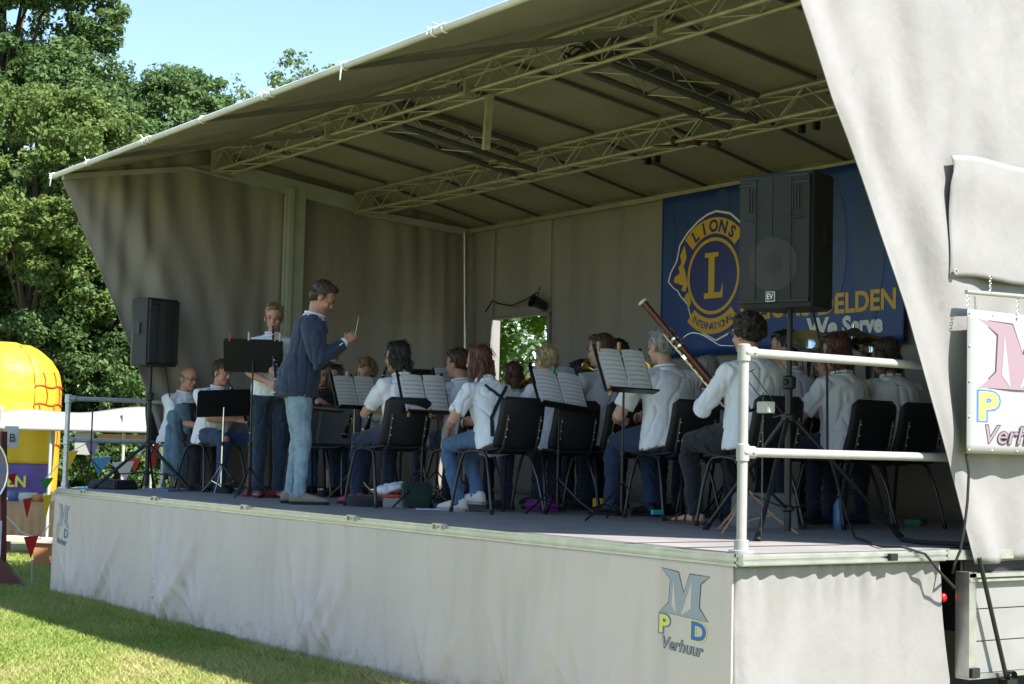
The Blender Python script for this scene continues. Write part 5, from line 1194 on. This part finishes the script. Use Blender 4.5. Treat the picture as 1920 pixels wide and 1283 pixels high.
# cables of the near speaker
cb = MB().tube([(-1.0, 1.5, 2.3), (-.9, 1.52, 1.95), (-.92, 1.55, 1.5), (-.85, 1.65, 1.1), (-.75, 1.6, 1.012), (-.55, 1.45, 1.012), (-.3, 1.25, 1.012), (-.08, 1.08, 1.012), (.05, 1.08, 1.02), (.095, 1.20, .985), (.10, 1.32, .88), (.08, 1.44, .81), (.02, 1.50, .80)], .007, 6).obj('speaker_cable', M_RUBBER, None, True); tag(cb, 'black cable running from the near loudspeaker over the deck edge', 'cable')
cb = MB().tube([(-.55, 1.75, 1.014), (-.3, 1.62, 1.014), (-.1, 1.6, 1.02), (.02, 1.7, 1.02)], .012, 8).obj('power_cable', M_RUBBER, None, True); tag(cb, 'thick black power cable leaving the deck under the near curtain', 'cable')
cb = MB().tube([(-8.88, .85, 2.2), (-8.86, .9, 1.9), (-8.9, .93, 1.4), (-8.95, .9, 1.02)], .006, 6).obj('speaker_cable', M_RUBBER, None, True); tag(cb, 'black cable hanging down from the far loudspeaker', 'cable')

# ------------------------------------------------------------------ market stall and things at the left
M_AWN = mat('awning_white', (.42, .41, .39), .7, trans=.25, tcol=(.75, .7, .55), bump=.2, bs=4)
def lp(px, dep, z): x, y = at(px, dep); return Vector((x, y, z))
sto = thing('market_stall', 'market stall with a long white awning left of the far stage end', 'stall')
def awn(u, v):
    a = lp(0 + 300 * u, 21.5 - 2.2 * v, 0); z = 1.90 - .30 * v + .03 * math.sin(u * 9) * (1 - v) - .10 * (1 - u) * (1 - v); return (a.x, a.y, z)
sheet('awning', grid(30, 8, awn), M_AWN, sto)
sheet('valance', grid(30, 2, lambda u, v: tuple(Vector(awn(u, 1)) + Vector((0, 0, -.045 * v)))), M_AWN, sto)
for px in (8, 102, 238, 292):
    MB().tube([lp(px, 19.4, 0), lp(px, 19.4, 1.6)], .02, 8).obj('post', M_GREY, sto, True)
for px in (8, 237):
    MB().tube([lp(px, 19.6, 1.6), lp(px, 20.6, 1.86)], .018, 8).obj('roof_bar', M_GREY, sto, True)
b = MB(); p, q = lp(190, 20.2, 1.50), lp(300, 20.2, 1.50); b.tube([p, q], .05, 4); b.obj('plank', mat('raw_wood', (.5, .33, .18), .7, var=.3, vs=6), sto)
tbl = thing('trestle_table', 'trestle table with a brown cloth and small goods at the left edge', 'table')
M_BRN = mat('brown_cloth', (.42, .27, .18), .8, var=.25, vs=3); M_WOOD = mat('pale_wood', (.5, .34, .22), .7, var=.3, vs=8)
p0, p1 = lp(10, 20.6, 0), lp(118, 20.6, 0); mid = (p0 + p1) / 2; ang = math.atan2((p1 - p0).y, (p1 - p0).x); RM = Matrix.Rotation(ang, 3, 'Z')
MB().box((mid.x, mid.y, .64), (.78, .7, .04), RM).obj('tabletop', M_WOOD, tbl)
clo = sheet('table_cloth', grid(40, 8, lambda u, v: tuple(p0.lerp(p1, u) + r0 * 0 - f0 * (.36 + .02 * math.sin(u * 40) * v) + Vector((0, 0, .665 - .5 * v)))), M_BRN, None); tag(clo, 'brown cloth hanging down the front of the trestle table', 'tablecloth')
for s in (-.3, .3): MB().box((mid.x + s * RM[0][0], mid.y + s * RM[1][0], .31), (.06, .5, .62), RM).obj('leg', M_WOOD, tbl)
rs = random.Random(4)
for i, (px, w1, h1, c, nm, lab) in enumerate([(40, .22, .12, (.05, .1, .3), 'toy_box', 'dark blue box at the left of the goods on the table'), (62, .30, .10, (.45, .55, .55), 'glass_bowl', 'pale glassy bowl on the trestle table'), (85, .18, .08, (.5, .2, .05), 'orange_packet', 'orange packet on the trestle table'), (103, .16, .10, (.6, .6, .6), 'white_tub', 'white tub at the right end of the trestle table')]):
    p = lp(px, 20.45, .69); b = MB(); b.loft([(p + Vector((0, 0, -.04)), r0 * w1 * .35, f0 * .09), (p + Vector((0, 0, h1 * .3)), r0 * w1 * .5, f0 * .12), (p + Vector((0, 0, h1 * .8)), r0 * w1 * .45, f0 * .10)], 10); o = b.obj(nm, mat(nm, c, .4), None, True); tag(o, lab, nm.split('_')[1])
bn_ = thing('bench', 'low pale wooden bench on the grass in front of the trestle table', 'bench')
p0, p1 = lp(24, 18.6, .33), lp(125, 18.6, .31)
b = MB(); b.add([p0 - f0 * .14, p1 - f0 * .14, p1 + f0 * .14, p0 + f0 * .14, p0 - f0 * .14 - u0 * .05, p1 - f0 * .14 - u0 * .05, p1 + f0 * .14 - u0 * .05, p0 + f0 * .14 - u0 * .05], [(0, 1, 2, 3), (7, 6, 5, 4), (0, 4, 5, 1), (1, 5, 6, 2), (2, 6, 7, 3), (3, 7, 4, 0)]); b.obj('seat', mat('bench_wood', (.6, .5, .42), .7, var=.2), bn_)
p = lp(97, 18.6, 0); b = MB().box((p.x, p.y, .14), (.16, .22, .28), RM); b.obj('leg', mat('orange_wood', (.42, .17, .07), .7), bn_)
p = lp(10, 18.6, 0); b = MB().box((p.x, p.y, .14), (.16, .22, .28), RM); b.obj('leg', MATS['orange_wood'], bn_)
# inflatable castle
M_INF = mat('inflatable_yellow', (.66, .45, .03), .5, bump=.8, bs=2.2, bd=.12, trans=.1, tcol=(.9, .6, .05)); M_INO = mat('inflatable_orange', (.62, .33, .02), .5, bump=.5, bs=4, bd=.05); M_INR = mat('brick_line_red', (.6, .05, .015), .5)
inf = thing('bouncy_castle', 'yellow inflatable castle with red brick lines at the left edge', 'inflatable')
PROF = [(0, .90), (.6, .96), (1.3, .98), (1.9, .98), (2.35, .98), (2.62, .93), (2.82, .80), (2.98, .62), (3.08, .44), (3.13, .2)]
xc, yc = at(8, 28); CC = Vector((xc, yc, 0))
def prof_k(z):
    for (a, ka), (c, kc) in zip(PROF, PROF[1:]):
        if z <= c: return ka + (kc - ka) * (z - a) / (c - a)
    return .2
b = MB(); b.loft([(CC + u0 * z, r0 * k, f0 * k * .9) for z, k in [(z_ * 3.13 / 24, prof_k(z_ * 3.13 / 24) * (1 + .012 * math.sin(z_ * 1.9))) for z_ in range(25)]], 40); b.obj('tower', M_INF, inf, True)
def on_tower(th, z, o=.0):
    k = prof_k(z) * (1 + o); return CC + r0 * (k * math.sin(R(th))) - f0 * (k * .9 * math.cos(R(th))) + u0 * z
sheet('brick_panel', grid(12, 30, lambda u, v: tuple(on_tower(48 + 60 * u, .5 + 2.58 * v, .02))), M_INO, inf, .01)
def bl(pts): MB().tube([on_tower(th, z, .035) for th, z in pts], .011, 6).obj('brick_line', M_INR, inf)
for z in (1.35, 1.72, 2.05, 2.36): bl([(47 + 6 * k, z + .02 * math.sin(k * 1.3)) for k in range(10)])
for th, z0_, z1_ in ((62, 1.35, 1.68), (84, 1.35, 1.68), (54, 1.72, 2.05), (75, 1.72, 2.05), (62, 2.05, 2.36), (86, 2.05, 2.36), (60, 2.36, 2.6), (78, 2.36, 2.62)): bl([(th, z0_), (th + 1.5, (z0_ + z1_) / 2), (th - 1, z1_)])
# purple and yellow sheet with lettering under the awning
sgn = thing('town_banner', 'yellow over purple banner with yellow lettering hanging below the awning', 'banner')
def tb_(px, z, h=0): return lp(px, 21.0 - .01 * h, z)
sheet('upper_cloth', grid(20, 8, lambda u, v: tuple(tb_(-70 + 178 * u, 1.60 - .47 * v) + f0 * .02 * math.sin(u * 22))), mat('banner_yellow_cloth', (.72, .52, .03), .6, trans=.2), sgn)
sheet('lower_cloth', grid(20, 8, lambda u, v: tuple(tb_(-70 + 174 * u, 1.13 - .42 * v) + f0 * .02 * math.sin(u * 22))), mat('banner_purple', (.14, .10, .42), .6, trans=.15), sgn)
sheet('edge_strip', grid(4, 8, lambda u, v: tuple(tb_(104 + 6 * u - 8 * v * v, 1.60 - .9 * v))), M_AWN, sgn)
vs, fs = text2d('DELDEN', .20, .006); b = MB(); b.add([tb_(6 + x * 3000 / 21, .83 + y, 12) for x, y in vs], fs); link('banner_lettering', b.mesh('banner_lettering', M_YEL), sgn)
# paper notices
nb = MB(); a = lp(15, 16.6, 1.36); bb_ = lp(41, 16.6, 1.36)
nb.add([a, bb_, bb_ + u0 * .22, a + u0 * .22], [(0, 1, 2, 3)]); no_ = nb.obj('notice', mat('grey_paper', (.5, .5, .5), .7), None); tag(no_, 'grey notice marked with a B beside the dark red post', 'notice')
no_.modifiers.new('s', 'SOLIDIFY').thickness = .004
vs, fs = text2d('B', .12, .001); b = MB(); b.add([lp(30 + x * 3000 / 16.6, 16.58, 1.42 + y) for x, y in vs], fs); link('notice_lettering', b.mesh('notice_lettering', M_OUT), no_)
nb = MB(); a = lp(147, 19.35, 1.28); bb_ = lp(182, 19.35, 1.28); nb.add([a, bb_, bb_ + u0 * .27, a + u0 * .27], [(0, 1, 2, 3)]); no2 = nb.obj('notice', M_AWN, None); tag(no2, 'white square notice hanging under the awning', 'notice'); no2.modifiers.new('s', 'SOLIDIFY').thickness = .004
# easel with round board
M_MAR = mat('maroon_paint', (.10, .018, .016), .5, var=.3, vs=6)
ez = thing('sign_stand', 'dark red wooden stand holding a round board at the left edge of the lawn', 'sign stand')
pz = lp(21, 15.9, 0)
b = MB(); q0, q1 = lp(15, 15.9, .27), lp(27, 15.9, .27); b.loft([(pz + u0 * .2, r0 * .045, f0 * .04), (pz + u0 * 1.52 - r0 * .05, r0 * .045, f0 * .04)], 4); b.obj('post', M_MAR, ez)
b = MB(); tri = [lp(-60, 15.9, 0), lp(66, 15.9, 0.0), lp(22, 15.9, .27), lp(-20, 15.9, .27)]
b.add([q - f0 * .04 for q in tri] + [q + f0 * .04 for q in tri], [(0, 1, 2, 3), (7, 6, 5, 4), (0, 4, 5, 1), (1, 5, 6, 2), (2, 6, 7, 3), (3, 7, 4, 0)]); b.obj('foot', M_MAR, ez)
bc = lp(-78, 15.8, 1.12)
M_BRD = mat('board_print', (.35, .12, .05), .35, var=1, vs=3.2, col2=(.03, .12, .3)); M_RIM = M_SILVER
b = MB(); b.add([bc] + [bc + r0 * .54 * math.cos(k * math.pi / 20) + u0 * .46 * math.sin(k * math.pi / 20) for k in range(40)], [(0, 1 + k, 1 + (k + 1) % 40) for k in range(40)]); b.obj('round_board', M_BRD, ez)
b = MB(); b.tube([bc - f0 * .01 + r0 * .545 * math.cos(k * math.pi / 20) + u0 * .465 * math.sin(k * math.pi / 20) for k in range(41)], .012, 6, False); b.obj('rim', M_RIM, ez)
cw = MB(); cw.add([lp(-40, 15.85, .28), lp(18, 15.85, .28), lp(18, 15.85, .64), lp(-40, 15.85, .64)], [(0, 1, 2, 3)]); cw.obj('poster', mat('poster_print', (.55, .55, .6), .5, var=1, vs=6, col2=(.2, .22, .4)), ez)
pegt = MB().tube([lp(78, 16.2, 0), lp(77, 16.2, .24)], .01, 6).obj('tent_peg', M_GALV, None); tag(pegt, 'thin metal peg standing in the grass beside the dark red stand', 'peg')
# bunting
COLS = {'red': (.55, .02, .02), 'yellow': (.75, .55, .03), 'green': (.03, .28, .08), 'white': (.7, .68, .7), 'blue': (.10, .35, .6), 'lilac': (.35, .28, .5), 'orange': (.7, .1, .02)}
def bunting(label, pts, flags):
    t = thing('bunting', label, 'bunting', group=None); P_ = [lp(*p) for p in pts]
    MB().tube(P_, .006, 5).obj('string', M_ROPE, t, True)
    for px, dep, z, c, h_, w1 in flags:
        a = lp(px, dep, z); b = MB(); b.add([a - r0 * w1, a + r0 * w1 * .9 + u0 * .02, a + u0 * (-h_) + r0 * rnd.uniform(-.03, .03) + f0 * .03], [(0, 1, 2)])
        o = b.obj('flag', mat('flag_' + c, COLS[c], .7, trans=.3), t); o.modifiers.new('s', 'SOLIDIFY').thickness = .003
bunting('string of triangular flags sagging below the far guard rail', [(95, 17.5, 1.02), (139, 17.5, 1.32), (178, 17.5, 1.45), (198, 17.5, 1.26), (225, 17.5, 1.17), (293, 17.5, 1.42)],
        [(139, 17.4, 1.32, 'yellow', .20, .10), (98, 17.4, 1.02, 'green', .13, .08), (180, 17.4, 1.42, 'lilac', .17, .08), (198, 17.4, 1.26, 'blue', .18, .13), (240, 17.4, 1.22, 'white', .20, .13), (293, 17.4, 1.40, 'red', .24, .09), (263, 17.4, 1.26, 'orange', .14, .07)])
bunting('string of red and yellow flags hanging beside the dark red stand', [(-10, 16.4, .74), (14, 16.4, .72), (55, 16.4, .50), (90, 16.4, .44), (108, 16.4, .6)],
        [(15, 16.3, .72, 'yellow', .22, .05), (64, 16.3, .84, 'red', .2, .05), (74, 16.3, .46, 'red', .22, .08), (101, 16.3, .88, 'yellow', .24, .05), (31, 16.3, 1.08, 'red', .09, .06)])
bunting('short string of blue and yellow flags low behind the far deck end', [(150, 18.3, .85), (200, 18.3, .92), (262, 18.3, .9)], [(166, 18.2, .92, 'blue', .12, .10), (140, 18.2, .9, 'yellow', .1, .10), (250, 18.2, .88, 'orange', .1, .05)])
